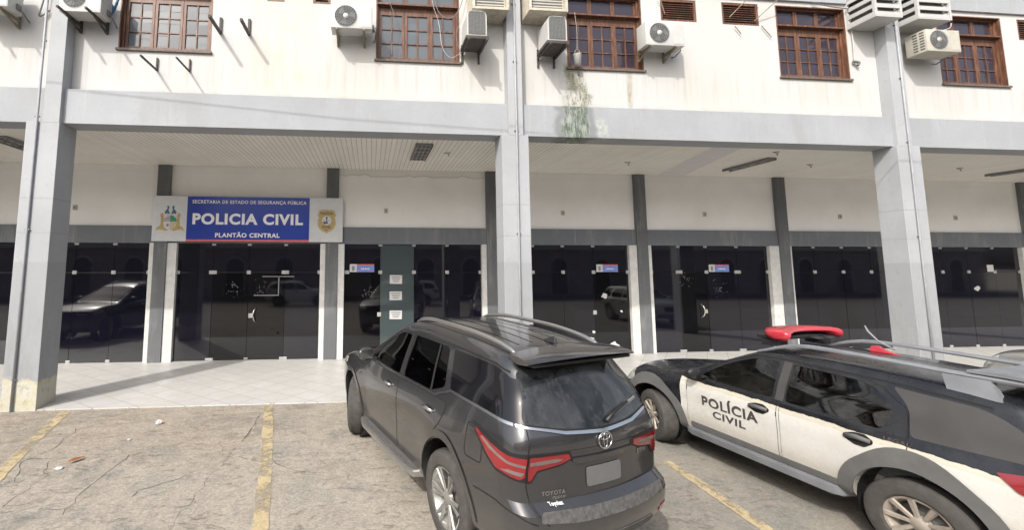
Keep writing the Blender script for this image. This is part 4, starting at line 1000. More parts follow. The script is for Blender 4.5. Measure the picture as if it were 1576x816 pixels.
def wheel(parent, x, y, r, width, rim_r, spokes, rimmat, side=1, steer=0, dbl=True, z=None):
    """side=+1: outer face towards +y"""
    W_ = part('wheel', parent); W_.location = (x, y, r if z is None else z); W_.rotation_euler = (0, 0, steer)
    h = width/2; s = side
    bm = new(); prof = [(rim_r+.002, -h*.8), (rim_r+.02, -h*.95), (r*.86, -h), (r*.96, -h*.86), (r, -h*.62), (r, h*.62), (r*.96, h*.86), (r*.86, h), (rim_r+.02, h*.95), (rim_r+.002, h*.8)]
    lathe(bm, prof, 48)
    for k in range(48):   # tread blocks as shallow lugs
        a = 2*math.pi*k/48
        for q in (-1, 1):
            c, sn = math.cos(a), math.sin(a); yy = q*h*.42
            vs = [bm.verts.new(((r+.005)*math.cos(a+da), yy+dy, (r+.005)*math.sin(a+da))) for da, dy in ((-.05, -h*.16), (.05, -h*.16), (.03, h*.16), (-.07, h*.16))]; bm.faces.new(vs)
    bmesh.ops.recalc_face_normals(bm, faces=bm.faces); finish(bm, 'tyre', M['tyre'], W_, 35)
    bm = new(); yo = s*h*.72
    lathe(bm, [(rim_r+.004, s*h*.84), (rim_r-.012, s*h*.80), (rim_r-.03, s*h*.55), (rim_r-.05, -s*h*.7), (0.0, -s*h*.7)], 40)
    n = spokes
    for k in range(n):
        a = 2*math.pi*k/n
        for q in ((-.16, .16) if dbl else (0,)):
            c0 = (.05*math.cos(a+q*.6), yo*.80, .05*math.sin(a+q*.6)); c1 = ((rim_r-.006)*math.cos(a+q), s*h*.80, (rim_r-.006)*math.sin(a+q))
            t = Vector(c1)-Vector(c0); wd = .026 if dbl else .04
            sd = t.cross(Vector((0, 1, 0))).normalized()
            vs = []
            for p, ww in ((Vector(c0), wd*.8), (Vector(c1), wd*1.25)):
                for e1, e2 in ((-1, 0), (-.6, s*.016), (.6, s*.016), (1, 0)): vs.append(bm.verts.new(p+sd*e1*ww/2+Vector((0, e2, 0))))
            for i in range(3): bm.faces.new((vs[i], vs[i+1], vs[i+5], vs[i+4]))
            bm.faces.new((vs[0], vs[4], vs[4], vs[7])[:0] or (vs[0], vs[3], vs[7], vs[4]))
    lathe(bm, [(0, yo*.80+s*.03), (.03, yo*.80+s*.028), (.06, yo*.80+s*.012), (.07, yo*.80-s*.02)], 24)
    bmesh.ops.recalc_face_normals(bm, faces=bm.faces); finish(bm, 'rim', M[rimmat], W_, 35)
    bm = new(); lathe(bm, [(0, s*h*.15), (.15, s*h*.15), (.15, s*h*.0), (0, 0)], 28); finish(bm, 'brake_disc', M['brake'], W_, 40)
    return W_
def seat(parent, x, y, w, zf, mat, bench=False):
    S_ = part('seat', parent)
    bm = new(); box(bm, x-.05, x+.45, y-w/2, y+w/2, zf, zf+.16, .05); finish(bm, 'seat_cushion', M[mat], S_, 60)
    bm = new(); vs = box(bm, -.07, .07, y-w/2, y+w/2, 0, .56, .05)
    for v in bm.verts: v.co.x, v.co.z = x-.05+v.co.x-v.co.z*.28, zf+.12+v.co.z
    finish(bm, 'seat_back', M[mat], S_, 60)
    for yy in ((y,) if not bench else (y-w*.28, y+w*.28)):
        bm = new(); box(bm, -.045, .045, yy-.12, yy+.12, 0, .17, .04)
        for v in bm.verts: v.co.x, v.co.z = x-.25+v.co.x-v.co.z*.2, zf+.72+v.co.z
        finish(bm, 'headrest', M[mat], S_, 60)

# car materials
def paint(name, col, metallic=.6, rough=.32, coat=1.0, dust=(.30, .27, .22), dk=.12, low_=.45):
    t = NT(name); co = t.co(); x, y, z = t.xyz(co)
    n = t.noise(2.5, 6, .7, co); fl = t.noise(400, 2, .5, co)
    c = t.mix(t.math('MULTIPLY', fl, .25), col, tuple(min(1, v*1.8+.01) for v in col))
    low = t.math('SUBTRACT', 1.0, t.band(z, .62, 9, .28)); d = t.math('ADD', t.math('MULTIPLY', low, low_), t.math('MULTIPLY', t.ramp(n, [(.4, 0.), (.75, 1.)]), dk))
    d = t.math('MULTIPLY', d, t.ramp(t.noise(9, 6, .7, co), [(.25, .5), (.7, 1.)]))
    c = t.mix(d, c, dust)
    t.set(c, t.math('ADD', rough, t.math('MULTIPLY', d, .5)), Metallic=t.math('MULTIPLY', t.math('SUBTRACT', 1.0, d), metallic), Coat_Weight=t.math('MULTIPLY', t.math('SUBTRACT', 1.0, d, clamp=True), coat), Coat_Roughness=.05); return t.m
M['suvpaint'] = paint('dark_grey_metallic_paint', (.062, .062, .066), .7, .25, dk=.04, low_=.2)
M['silverpaint'] = paint('silver_metallic_paint', (.42, .42, .41), .7, .32)
M['navypaint'] = paint('near_black_paint', (.015, .016, .022), .4, .25)
def livery():
    t = NT('two_tone_police_paint'); co = t.co(); x, y, z = t.xyz(co)
    wv = t.math('MULTIPLY', t.math('SUBTRACT', t.noise(3.2, 5, .65, t.co((1, .01, .35)), .3), .5), .07)
    # the white field starts behind the front wheel and its edge falls towards the tail
    edge = t.math('ADD', t.math('ADD', .95, t.math('MULTIPLY', x, .018)), wv)
    fr = t.n('ShaderNodeMapRange', interpolation_type='SMOOTHSTEP'); t.l(x, fr.inputs[0]); fr.inputs[1].default_value = -1.0; fr.inputs[2].default_value = -.2; fr.inputs[3].default_value = -.07; fr.inputs[4].default_value = 0
    edge = t.math('ADD', edge, fr.outputs[0])
    up = t.math('GREATER_THAN', z, edge); frn = t.math('GREATER_THAN', t.math('ADD', x, t.math('MULTIPLY', wv, .3)), 2.02)
    blk = t.math('MAXIMUM', up, frn)
    n = t.noise(7, 7, .72, co); n2 = t.noise(2, 5, .6, co)
    wh = t.mix(t.ramp(n2, [(.35, 0.), (.7, .55)]), (.56, .55, .515), (.43, .41, .36))
    wh = t.mix(t.math('MULTIPLY', t.ramp(n, [(.55, 0.), (.75, 1.)]), .35), wh, (.34, .31, .25))
    # yellowed glue band just below the edge
    gb = t.math('LESS_THAN', t.math('SUBTRACT', edge, z), t.math('ADD', .022, t.math('MULTIPLY', t.noise(5, 4, .6, t.co((1, .01, .2))), .05)))
    wh = t.mix(t.math('MULTIPLY', gb, .5), wh, (.46, .40, .28))
    low = t.math('SUBTRACT', 1.0, t.band(z, .55, 9, .16)); wh = t.mix(t.math('MULTIPLY', low, .55), wh, (.30, .27, .22))
    bk = t.mix(t.math('MULTIPLY', t.ramp(n, [(.45, 0.), (.75, 1.)]), .08), (.010, .011, .014), (.14, .13, .11))
    c = t.mix(blk, wh, bk); t.set(c, t.math('ADD', .22, t.math('MULTIPLY', t.ramp(n, [(.4, 0.), (.8, 1.)]), .25)), Coat_Weight=.4, Coat_Roughness=.08); return t.m
M['police'] = livery()
def glassmat(name, tint, dens):
    """thin tinted car glass: a mirror-like coat over a see-through film"""
    t = NT(name); g = t.n('ShaderNodeBsdfGlossy'); g.inputs['Roughness'].default_value = .02
    tr = t.n('ShaderNodeBsdfTransparent'); tr.inputs[0].default_value = (*tint, 1)
    fr = t.n('ShaderNodeFresnel'); fr.inputs[0].default_value = 1.55
    mx = t.n('ShaderNodeMixShader'); k = t.math('ADD', fr.outputs[0], t.math('MULTIPLY', t.ramp(t.noise(3, 6, .7), [(.4, 0.), (.75, 1.)]), dens)); t.l(k, mx.inputs[0])
    t.l(tr.outputs[0], mx.inputs[1]); t.l(g.outputs[0], mx.inputs[2]); t.l(mx.outputs[0], t.t.nodes['Material Output'].inputs[0]); return t.m
M['tint'] = glassmat('tinted_car_glass', (.10, .10, .105), .02)
M['clearglass'] = glassmat('light_car_glass', (.24, .255, .25), .10)
M['privacy'] = mat_darkglass('privacy_car_glass', (.006, .006, .008), .03)
def reargl():
    t = NT('dusty_rear_glass'); n = t.noise(2.2, 5, .6, None, 1.0); n2 = t.noise(12, 5, .6)
    c = t.mix(t.ramp(n, [(.38, 0.), (.62, 1.)]), (.005, .006, .007), (.040, .042, .045)); c = t.mix(t.math('MULTIPLY', t.ramp(n2, [(.5, 0.), (.7, 1.)]), .2), c, (.12, .12, .115))
    t.set(c, .06, IOR=1.55); return t.m
M['reardust'] = reargl()
M['film'] = simple('matt_grey_window_film', (.048, .046, .044), .55, .15, 4)
M['trim'] = simple('grey_plastic_cladding', (.105, .105, .102), .7, .12, 8, .15)
M['rack'] = simple('grey_roof_rack', (.17, .178, .19), .5, .15, 6)
M['railsilver'] = simple('satin_rail', (.42, .41, .40), .3, .06, 6, Metallic=.85)
M['chrome'] = simple('chrome_trim', (.62, .62, .62), .22, .05, 4, Metallic=1.0)
M['tyre'] = simple('tyre_rubber', (.055, .051, .046), .85, .25, 14, .3)
M['rim_alloy'] = simple('alloy_wheel', (.36, .355, .335), .35, .12, 12, Metallic=.7)
M['rim_dirty'] = simple('dusty_alloy_wheel', (.33, .29, .245), .5, .2, 14, Metallic=.35)
M['brake'] = simple('brake_steel', (.10, .095, .09), .5, .2)
M['interior'] = simple('car_interior', (.045, .04, .038), .75, .2)
M['greyseat'] = simple('grey_seat_cloth', (.20, .20, .195), .85, .15, 20)
M['lampred'] = simple('red_lamp_lens', (.20, .008, .012), .12, .12, 9, Coat_Weight=1.0)
M['lampdark'] = simple('dark_red_lamp_lens', (.16, .012, .016), .2, .1, Coat_Weight=1.0)
M['lampsmoke'] = simple('smoked_lamp_lens', (.15, .12, .11), .2, .15, 12)
M['headlamp'] = simple('headlamp_lens', (.42, .42, .38), .12, .3, 14, Coat_Weight=1.0)
M['beaconred'] = simple('beacon_red_plastic', (.42, .030, .045), .28, .12, 6, Coat_Weight=.5)
M['gap'] = simple('panel_gap', (.006, .006, .006), .8)
M['plate'] = simple('blank_number_plate', (.13, .13, .13), .5, .06)
M['bumpertop'] = simple('scuffed_bumper_plastic', (.085, .083, .080), .65, .5, 30, .2)
def place(root, x, y, th, dz=0.0):
    f = Vector((math.cos(th), math.sin(th), SL*math.sin(th))).normalized(); l = Vector((-math.sin(th), math.cos(th), SL*math.cos(th))).normalized(); u = f.cross(l)
    mt = Matrix.Identity(4)
    for i in range(3): mt[i][0], mt[i][1], mt[i][2] = f[i], l[i], u[i]
    mt[0][3], mt[1][3], mt[2][3] = x, y, gz(y)+dz; root.matrix_world = mt
def arc(cx, cz, r, a0, a1, n=20): return [(cx+r*math.cos(a), cz+r*math.sin(a)) for a in np.linspace(a0, a1, n)]

# ================================================================ dark grey SUV
def build_suv():
    T = thing('parked_suv', 'dark grey metallic SUV parked nose to the building, seen from behind', 'suv')
    c = Car(zt=[(-.80, 1.69), (-.5, 1.75), (.1, 1.79), (.7, 1.80), (1.15, 1.765), (1.45, 1.68), (1.85, 1.44), (2.25, 1.20), (2.42, 1.135), (2.9, 1.10), (3.25, 1.04), (3.5, .96)],
            zb=[(-.8, .34), (-.3, .32), (.4, .30), (2.6, .30), (3.5, .32)],
            Rr=[(.3, -.98), (.42, -1.06), (.52, -1.12), (.64, -1.145), (.72, -1.13), (.76, -1.05), (.90, -1.05), (1.0, -1.065), (1.08, -1.06), (1.14, -1.02), (1.4, -.92), (1.66, -.80), (1.8, -.76)],
            Ff=[(.3, 3.52), (.5, 3.64), (.75, 3.66), (.9, 3.60), (1.0, 3.50), (1.2, 3.35)],
            hz=[(.3, .86), (.42, .895), (.70, .925), (.88, .925), (1.0, .905), (1.09, .875), (1.15, .845), (1.35, .775), (1.60, .69), (1.80, .625)],
            pf=[(-1.15, .955), (-.8, .975), (-.3, 1.0), (2.3, 1.0), (2.9, .985), (3.3, .93), (3.7, .84)],
            Rt=-.80, Ft=3.5, wheels=(0, 2.745), r=(.14, .12, .085), flare=.028, crown=.04, bowR=.12, bowF=.22)
    c.cowl = 2.3; c.warp = (.62, 1.16, 1.22, 1.66, .05, .065)
    body = finish(c.body(), 'body', M['suvpaint'], T)
    cut = []
    for xw in (0, 2.745):
        for s in (-1, 1):
            cut.append(prism_obj(arc(xw, .40, .445, 0, 2*math.pi, 41)[:-1], 'y', s*.58, s*1.2) if s > 0 else prism_obj(arc(xw, .40, .445, 0, 2*math.pi, 41)[:-1], 'y', -1.2, -.58))
    cab = c.body(60, 16, 16, lo=(-.965, -.93, .05), hi=(.40, .93, .965), rounded=False); cut.append(finish(cab, 'cutter', M['interior']))
    wf = rpoly([(2.02, 1.135), (1.14, 1.125), (1.10, 1.60), (1.34, 1.605), (1.60, 1.47)], [.05, .03, .03, .06, .2])
    wr = rpoly([(1.02, 1.125), (.36, 1.125), (.12, 1.20), (.24, 1.615), (.99, 1.615)], [.03, .03, .06, .05, .03])
    wq = rpoly([(.02, 1.195), (-.90, 1.17), (-.70, 1.545), (-.50, 1.60), (.14, 1.615)], [.03, .05, .10, .05, .04])
    for s in (-1, 1):
        for p in (wf, wr): cut.append(prism_obj(p, 'y', .5, 1.2) if s > 0 else prism_obj(p, 'y', -1.2, -.5))
    ws = rpoly([(2.30, -.70), (2.30, .70), (1.52, .60), (1.52, -.60)], .06)
    cut.append(prism_obj(ws, 'z', 1.0, 2.2))
    for q in cut: q.data.materials.clear(); q.data.materials.append(M['suvpaint'])
    boolean(body, cut); resmooth(body, 26)
    body.data.materials.clear(); body.data.materials.append(M['suvpaint'])
    gl = {}
    for s in (1, -1):
        fs = c.surf('side', s); fc = c.surf('corner', s)
        dn = part('door', T)      # front door
        dfp = rpoly([(2.12, .42), (1.10, .42), (1.10, 1.095), (2.12, 1.10)], [.08, .03, .02, .10])
        patch(fs, dfp, .004, 'door_skin', M['suvpaint'], dn, .09, .006); 
        patch(fs, [(a, b) for a, b in wf], -.006, 'side_window', M['tint'], dn, .07, 0)
        ribbon(fs, [(1.06, 1.12), (1.06, 1.62)], .085, .003, 'window_pillar', M['gap'], dn)
        dr = part('door', T)
        drp = rpoly([(1.07, .42), (.46, .42), (.40, .62), (.26, .80), (.10, .93), (.03, 1.03), (.03, 1.095), (1.07, 1.095)], [.03, .06, .05, .05, .05, .02, .02, .02])
        patch(fs, drp, .004, 'door_skin', M['suvpaint'], dr, .09, .006)
        patch(fs, wr, -.006, 'side_window', M['tint'], dr, .07, 0)
        ribbon(fs, [(.36, 1.13), (.42, 1.61)], .035, .002, 'quarter_divider', M['gap'], dr)
        for dd, hx in ((dn, 1.26), (dr, .22)):
            bm = new(); P, N = fs(np.array([[hx, .985], [hx+.10, .99], [hx+.20, .985]]))
            pts = [Vector(P[0]+N[0]*.004), Vector(P[0]+N[0]*.035)+Vector((.03, 0, 0)), Vector(P[1]+N[1]*.045), Vector(P[2]+N[2]*.035)-Vector((.03, 0, 0)), Vector(P[2]+N[2]*.004)]
            tube(bm, pts, [.010, .015, .016, .015, .010], 8); finish(bm, 'door_handle', M['chrome'], dd, 60)
            patch(fs, rpoly([(hx+.04, .955), (hx+.16, .955), (hx+.16, 1.012), (hx+.04, 1.012)], .025), .0055, 'handle_recess', M['gap'], dd, .05, 0)
        # quarter glass and the blacked rear pillar
        patch(fs, wq, .004, 'quarter_window', M['privacy'], T, .06, .006)
        patch(fc, rpoly([(-.16, 1.17), (.15, 1.155), (.24, 1.50), (-.13, 1.54), (-.20, 1.4)], .02), .0045, 'rear_pillar_glass', M['privacy'], T, .04, .004)
        ribbon(fs, [(2.05, 1.118), (1.0, 1.108), (.25, 1.108), (.0, 1.195), (-.45, 1.178), (-.86, 1.152)], .02, .009, 'chrome_strip', M['chrome'], T)
        ribbon(fs, [(2.05, 1.14), (1.62, 1.485), (1.36, 1.625), (.9, 1.640), (.03, 1.640), (-.5, 1.618), (-.68, 1.575)], .018, .004, 'roof_seal', M['gap'], T)
        # panel gaps
        ribbon(fs, dfp, .011, .0015, 'panel_gap', M['gap'], T, True); ribbon(fs, drp, .011, .0015, 'panel_gap', M['gap'], T, True)
        ribbon(fs, [(2.12, 1.10), (2.30, 1.12), (2.9, 1.05), (3.3, .95)], .008, .0015, 'panel_gap', M['gap'], T)
        if s == 1: ribbon(fs, rpoly([(-.36, .86), (-.58, .86), (-.58, 1.06), (-.36, 1.06)], .04), .007, .0015, 'fuel_flap_gap', M['gap'], T, True)
        # wheel-arch lip
        ribbon(fs, arc(0, .40, .475, .05, math.pi-.05, 26), .045, .012, 'arch_lip', M['suvpaint'], T); ribbon(fs, arc(2.745, .40, .475, .05, math.pi-.05, 26), .045, .012, 'arch_lip', M['suvpaint'], T)
        # sill and running board
        bm = new(); pts = [(2.28, .84, .40), (2.22, .97, .39), (2.05, 1.01, .385), (.75, 1.01, .385), (.58, .97, .39), (.52, .84, .40)]
        vt = [bm.verts.new((x, y*s, z)) for x, y, z in pts]; vb = [bm.verts.new((x, (y-.01)*s, z-.075)) for x, y, z in pts]
        bm.faces.new(vt); bm.faces.new(vb[::-1])
        for i in range(6): bm.faces.new((vt[i], vb[i], vb[(i+1) % 6], vt[(i+1) % 6]))
        bmesh.ops.recalc_face_normals(bm, faces=bm.faces); es = [e for e in bm.edges]; bmesh.ops.bevel(bm, geom=es, offset=.014, segments=2, affect='EDGES')
        rb = finish(bm, 'running_board', M['railsilver'], T, 40)
        bm = new(); y0, y1 = sorted((.86*s, .975*s)); box(bm, .72, 2.12, y0, y1, .386, .392)
        for k in range(5):
            yy = s*(.88+.02*k); a_, b_ = sorted((yy, yy+s*.009)); box(bm, .74, 2.10, a_, b_, .3925, .397)
        finish(bm, 'step_tread', M['bumpertop'], rb)
        # mirror
        mr = part('door_mirror', T); P, N = fs(np.array([[1.93, 1.15]])); p = Vector(P[0])
        bm = new(); bmesh.ops.create_icosphere(bm, subdivisions=3, radius=1)
        for v in bm.verts:
            sx = .075 if v.co.x > 0 else .045; v.co = Vector((v.co.x*sx, v.co.y*.125, v.co.z*.085))
            v.co += p+Vector((.02, s*.16, .055))
        finish(bm, 'mirror_shell', M['suvpaint'], mr, 60)
        bm = new(); box(bm, p.x-.03, p.x+.035, *sorted((p.y-.005*s, p.y+.09*s)), p.z-.02, p.z+.012, .008); finish(bm, 'mirror_foot', M['black'], mr)
        bm = new(); box(bm, p.x-.031, p.x-.027, *sorted((p.y+.06*s, p.y+.26*s)), p.z+.0, p.z+.12, .002); finish(bm, 'mirror_glass', M['chrome'], mr)
        # roof rail
        rl = part('roof_rail', T); tp = c.surf('top'); xs = np.linspace(1.22, -.70, 16); P, N = tp(np.array([[x, s*(.535+.03*math.sin((x+.6)/1.82*math.pi))] for x in xs]))
        pts = [Vector(P[i])+Vector((0, 0, .004+.042*math.sin(max(0, min(1, i/15))*math.pi)**.35)) for i in range(16)]
        bm = new(); tube(bm, pts, [.012]+[.021]*14+[.012], 10)
        for v in bm.verts: pass
        finish(bm, 'rail', M['railsilver'], rl, 60)
        # tail lamp: a side piece on the wing and a piece on the tailgate
        tl = part('tail_lamp', T)
        fc2 = c.surf('corner', s)
        sd = [(-.40, 1.055), (-.37, 1.03), (-.24, .945), (-.14, .90), (.08, .875), (.115, .89), (.115, .985), (-.05, .985), (-.22, 1.01)]
        bl = [(-.43, 1.08), (-.39, 1.02), (-.25, .93), (-.15, .885), (.118, .86), (.118, 1.003), (-.05, 1.003), (-.23, 1.035)]
        patch(fc2, bl, .007, 'lamp_bezel', M['gap'], tl, .035, .006); patch(fc2, sd, .012, 'lamp_lens', M['lampred'], tl, .035, .008)
        patch(fc2, [(-.32, 1.015), (-.22, .975), (-.05, .945), (.112, .938), (.112, .952), (-.05, .958), (-.20, .990), (-.30, 1.022)], .0145, 'light_strip', M['lampsmoke'], tl, .04, .003)
        patch(fc2, [(-.10, .905), (.09, .893), (.108, .912), (-.02, .918)], .0145, 'reverse_lamp', M['lampsmoke'], tl, .04, .003)
        tb = [(.135, .855), (.17, .86), (.225, .91), (.44, .935), (.54, .965), (.51, 1.003), (.135, 1.003)]
        tr_ = [(.138, .868), (.165, .872), (.215, .92), (.43, .945), (.515, .967), (.495, .993), (.138, .988)]
        patch(fc2, tb, .007, 'lamp_bezel', M['gap'], tl, .035, .006); patch(fc2, tr_, .013, 'lamp_lens', M['lampred'], tl, .035, .008)
        patch(fc2, rpoly([(.145, .948), (.38, .958), (.44, .969), (.38, .976), (.145, .966)], .01), .0155, 'light_strip', M['lampsmoke'], tl, .04, .003)
        # tailgate edge gap
        ribbon(fc2, [(.095, 1.52), (.10, 1.17), (.126, 1.06), (.126, .83), (.16, .72), (.24, .655)], .009, .0025, 'panel_gap', M['gap'], T)
        wheel(T, 0, s*.80, .385, .262, .245, 6, 'rim_alloy', s); wheel(T, 2.745, s*.80, .385, .262, .245, 6, 'rim_alloy', s, steer=-.52)
        for xw in (0, 2.745): bm = new(); lathe(bm, [(.443, s*.60), (.443, s*.86)], 30, 'Y', (xw, 0, .40)); finish(bm, 'arch_liner', M['black'], T)
    tp = c.surf('top'); fr = c.surf('rear'); ff = c.surf('front')
    patch(tp, ws, -.004, 'windscreen', M['tint'], T, .08, 0)
    ribbon(tp, ws, .03, .003, 'windscreen_seal', M['gap'], T, True)
    # rear glass
    rg = rpoly([(-.74, 1.165), (-.40, 1.120), (0, 1.105), (.40, 1.120), (.74, 1.165), (.66, 1.40), (.60, 1.60), (-.60, 1.60), (-.66, 1.40)], [.05, .3, .3, .3, .05, .1, .05, .05, .1])
    tg = part('tailgate', T)
    patch(fr, [(a*1.03, b-.012 if b < 1.3 else b) for a, b in rg], .003, 'glass_border', M['gap'], tg, .06, .004)
    patch(fr, rg, .006, 'rear_window', M['reardust'], tg, .05, .004)
    ribbon(fr, [(-.78, 1.150), (-.40, 1.102), (0, 1.088), (.40, 1.102), (.78, 1.150)], .016, .010, 'chrome_strip', M['chrome'], tg)
    # crease panel of the tailgate
    # spoiler
    bm = new(); rows = []
    for j in range(21):
        v = -1+j/10; y = v*.655; xo = -.90-.075*(1-v*v)+.0; z0 = 1.732-.035*v*v
        rows.append([(-.64, y*.965, z0+.022), (-.78, y*.985, z0+.018), (xo+.02, y, z0+.004), (xo-.005, y, z0-.010), (xo+.03, y*.99, z0-.026), (-.74, y*.97, z0-.04), (-.66, y*.96, z0-.02)])
    vr = [[bm.verts.new(p) for p in r_] for r_ in rows]
    for a, b in zip(vr, vr[1:]):
        for i in range(7): bm.faces.new((a[i], a[(i+1) % 7], b[(i+1) % 7], b[i]))
    bm.faces.new(vr[0]); bm.faces.new(vr[-1][::-1]); bmesh.ops.recalc_face_normals(bm, faces=bm.faces); finish(bm, 'spoiler', M['suvpaint'], tg, 40)
    bm = new(); box(bm, -.90, -.76, -.60, .60, 1.655, 1.680, .01); finish(bm, 'spoiler_underside', M['black'], tg)
    # wiper
    wp = part('rear_wiper', tg); P, N = fr(np.array([[-.05, 1.125], [-.20, 1.175], [-.42, 1.215], [-.55, 1.235]]))
    pts = [Vector(p+n*.028) for p, n in zip(P, N)]
    bm = new(); tube(bm, pts[:3], [.016, .012, .008], 6); finish(bm, 'wiper_arm', M['black'], wp, 60)
    P, N = fr(np.array([[-.18, 1.158], [-.58, 1.225]])); bm = new(); bar(bm, Vector(P[0]+N[0]*.015), Vector(P[1]+N[1]*.015), .012, .02); finish(bm, 'wiper_blade', M['acgrey'], wp)
    # emblem
    em = part('emblem', tg); P, N = fr(np.array([[0, 1.035]])); p0, n0 = Vector(P[0]), Vector(N[0]); lx = Vector((0, 1, 0)); uz = n0.cross(lx).normalized()
    if uz.z < 0: uz = -uz
    def oval(cx, cy, rx, ry, r, name):
        bm = new(); tube(bm, [p0+n0*.012+lx*(cx+rx*math.cos(a))+uz*(cy+ry*math.sin(a)) for a in [2*math.pi*k/36 for k in range(37)]], r, 6, False); finish(bm, name, M['chrome'], em, 60)
    oval(0, 0, .078, .047, .0055, 'emblem_ring'); oval(0, 0, .021, .042, .0042, 'emblem_ring'); oval(0, .018, .054, .016, .0042, 'emblem_ring')
    # number plate (blurred in the photo: blank)
    patch(fr, rpoly([(-.20, .80), (.20, .80), (.20, .90), (-.20, .90)], .02), .012, 'number_plate', M['plate'], tg, .08, .008)
    patch(fr, rpoly([(-.34, .935), (.34, .935), (.36, .965), (-.36, .965)], .012), .014, 'plate_garnish', M['suvpaint'], tg, .08, .01)
    ribbon(fr, [(-.70, .985), (-.35, 1.0), (.35, 1.0), (.70, .985)], .012, .003, 'crease_strip', M['suvpaint'], tg)  # body-coloured ribbon following the tailgate crease
    decal(fr, 'TOYOTA', .42, .64, .785, .808, .006, M['chrome'], tg, True, .02, name='badge')
    decal(fr, 'SW4', -.60, -.46, .895, .925, .006, M['chrome'], tg, True, .03, name='badge')
    decal(fr, 'Toyolex', .47, .60, .735, .750, .006, M['lettering'], tg, True, .03, name='dealer_sticker')
    decal(fr, 'DIESEL', .40, .54, .757, .777, .006, M['chrome'], tg, True, .02, name='badge')
    # bumper
    bp = part('rear_bumper', T)
    patch(fr, rpoly([(-.72, .675), (-.4, .655), (.4, .655), (.72, .675), (.70, .725), (-.70, .725)], .02), .006, 'bumper_step', M['bumpertop'], bp, .05, .004)
    patch(fr, rpoly([(-.60, .44), (.60, .44), (.56, .52), (-.56, .52)], .03), .006, 'lower_valance', M['bumpertop'], bp, .05, .006)
    for s in (1, -1):
        fc2 = c.surf('corner', s); patch(fc2, rpoly([(.06, .50), (.20, .50), (.20, .545), (.06, .56)], .015), .006, 'reflector', M['lampdark'], bp, .04, .005)
        ribbon(fc2, [(-.42, .70), (-.2, .715), (.0, .70), (.15, .665)], .008, .002, 'panel_gap', M['gap'], bp)
    # roof panel gap and antenna
    ribbon(tp, [(-.60, -.60), (-.665, -.35), (-.68, 0), (-.665, .35), (-.60, .60)], .012, .003, 'panel_gap', M['gap'], T)
    for yy in (-.34, -.17, 0, .17, .34):
        xs = np.linspace(-.45, 1.15, 20); ribbon(tp, [(x, yy) for x in xs], .030, .004, 'roof_rib', M['suvpaint'], T)
    P, N = tp(np.array([[-.50, 0]])); p = Vector(P[0]); bm = new(); pl = [(-.09, 0), (.09, 0), (-.02, .045), (-.07, .062)]
    prism(bm, pl, lambda a, b: (p.x+a, p.y-.022*(1-b*9), p.z+b), lambda a, b: (p.x+a, p.y+.022*(1-b*9), p.z+b)); bmesh.ops.bevel(bm, geom=bm.edges[:], offset=.006, segments=2, affect='EDGES'); finish(bm, 'antenna_fin', M['suvpaint'], T, 50)
    # front lamps and grille (mirrored in the shop glass)
    for s in (1, -1):
        fcn = c.surf('side', s); patch(fcn, rpoly([(3.05, .90), (3.36, .84), (3.36, .93), (3.05, .97)], .02), .006, 'headlight', M['headlamp'], T, .05, .006)
        patch(ff, rpoly([(s*.46, .84), (s*.74, .85), (s*.74, .92), (s*.46, .93)], .02), .006, 'headlight', M['headlamp'], T, .05, .006)
    patch(ff, rpoly([(-.42, .62), (.42, .62), (.44, .92), (-.44, .92)], .04), .006, 'grille', M['black'], T, .05, .006)
    # cabin
    cb = part('cabin', T)
    for yy in (-.38, .38): seat(cb, 1.15, yy, .48, .58, 'interior')
    seat(cb, .22, 0, 1.25, .60, 'interior', True)
    bm = new(); box(bm, 1.86, 2.26, -.70, .70, .80, 1.07, .05); finish(bm, 'dashboard', M['interior'], cb, 60)
    bm = new(); tube(bm, [(1.72+.05*math.sin(a), .38+.18*math.cos(a), 1.05+.18*math.sin(a)) for a in [2*math.pi*k/24 for k in range(25)]], .015, 6, False); finish(bm, 'steering_wheel', M['black'], cb, 60)
    raise_waist(T, c.warp); return T

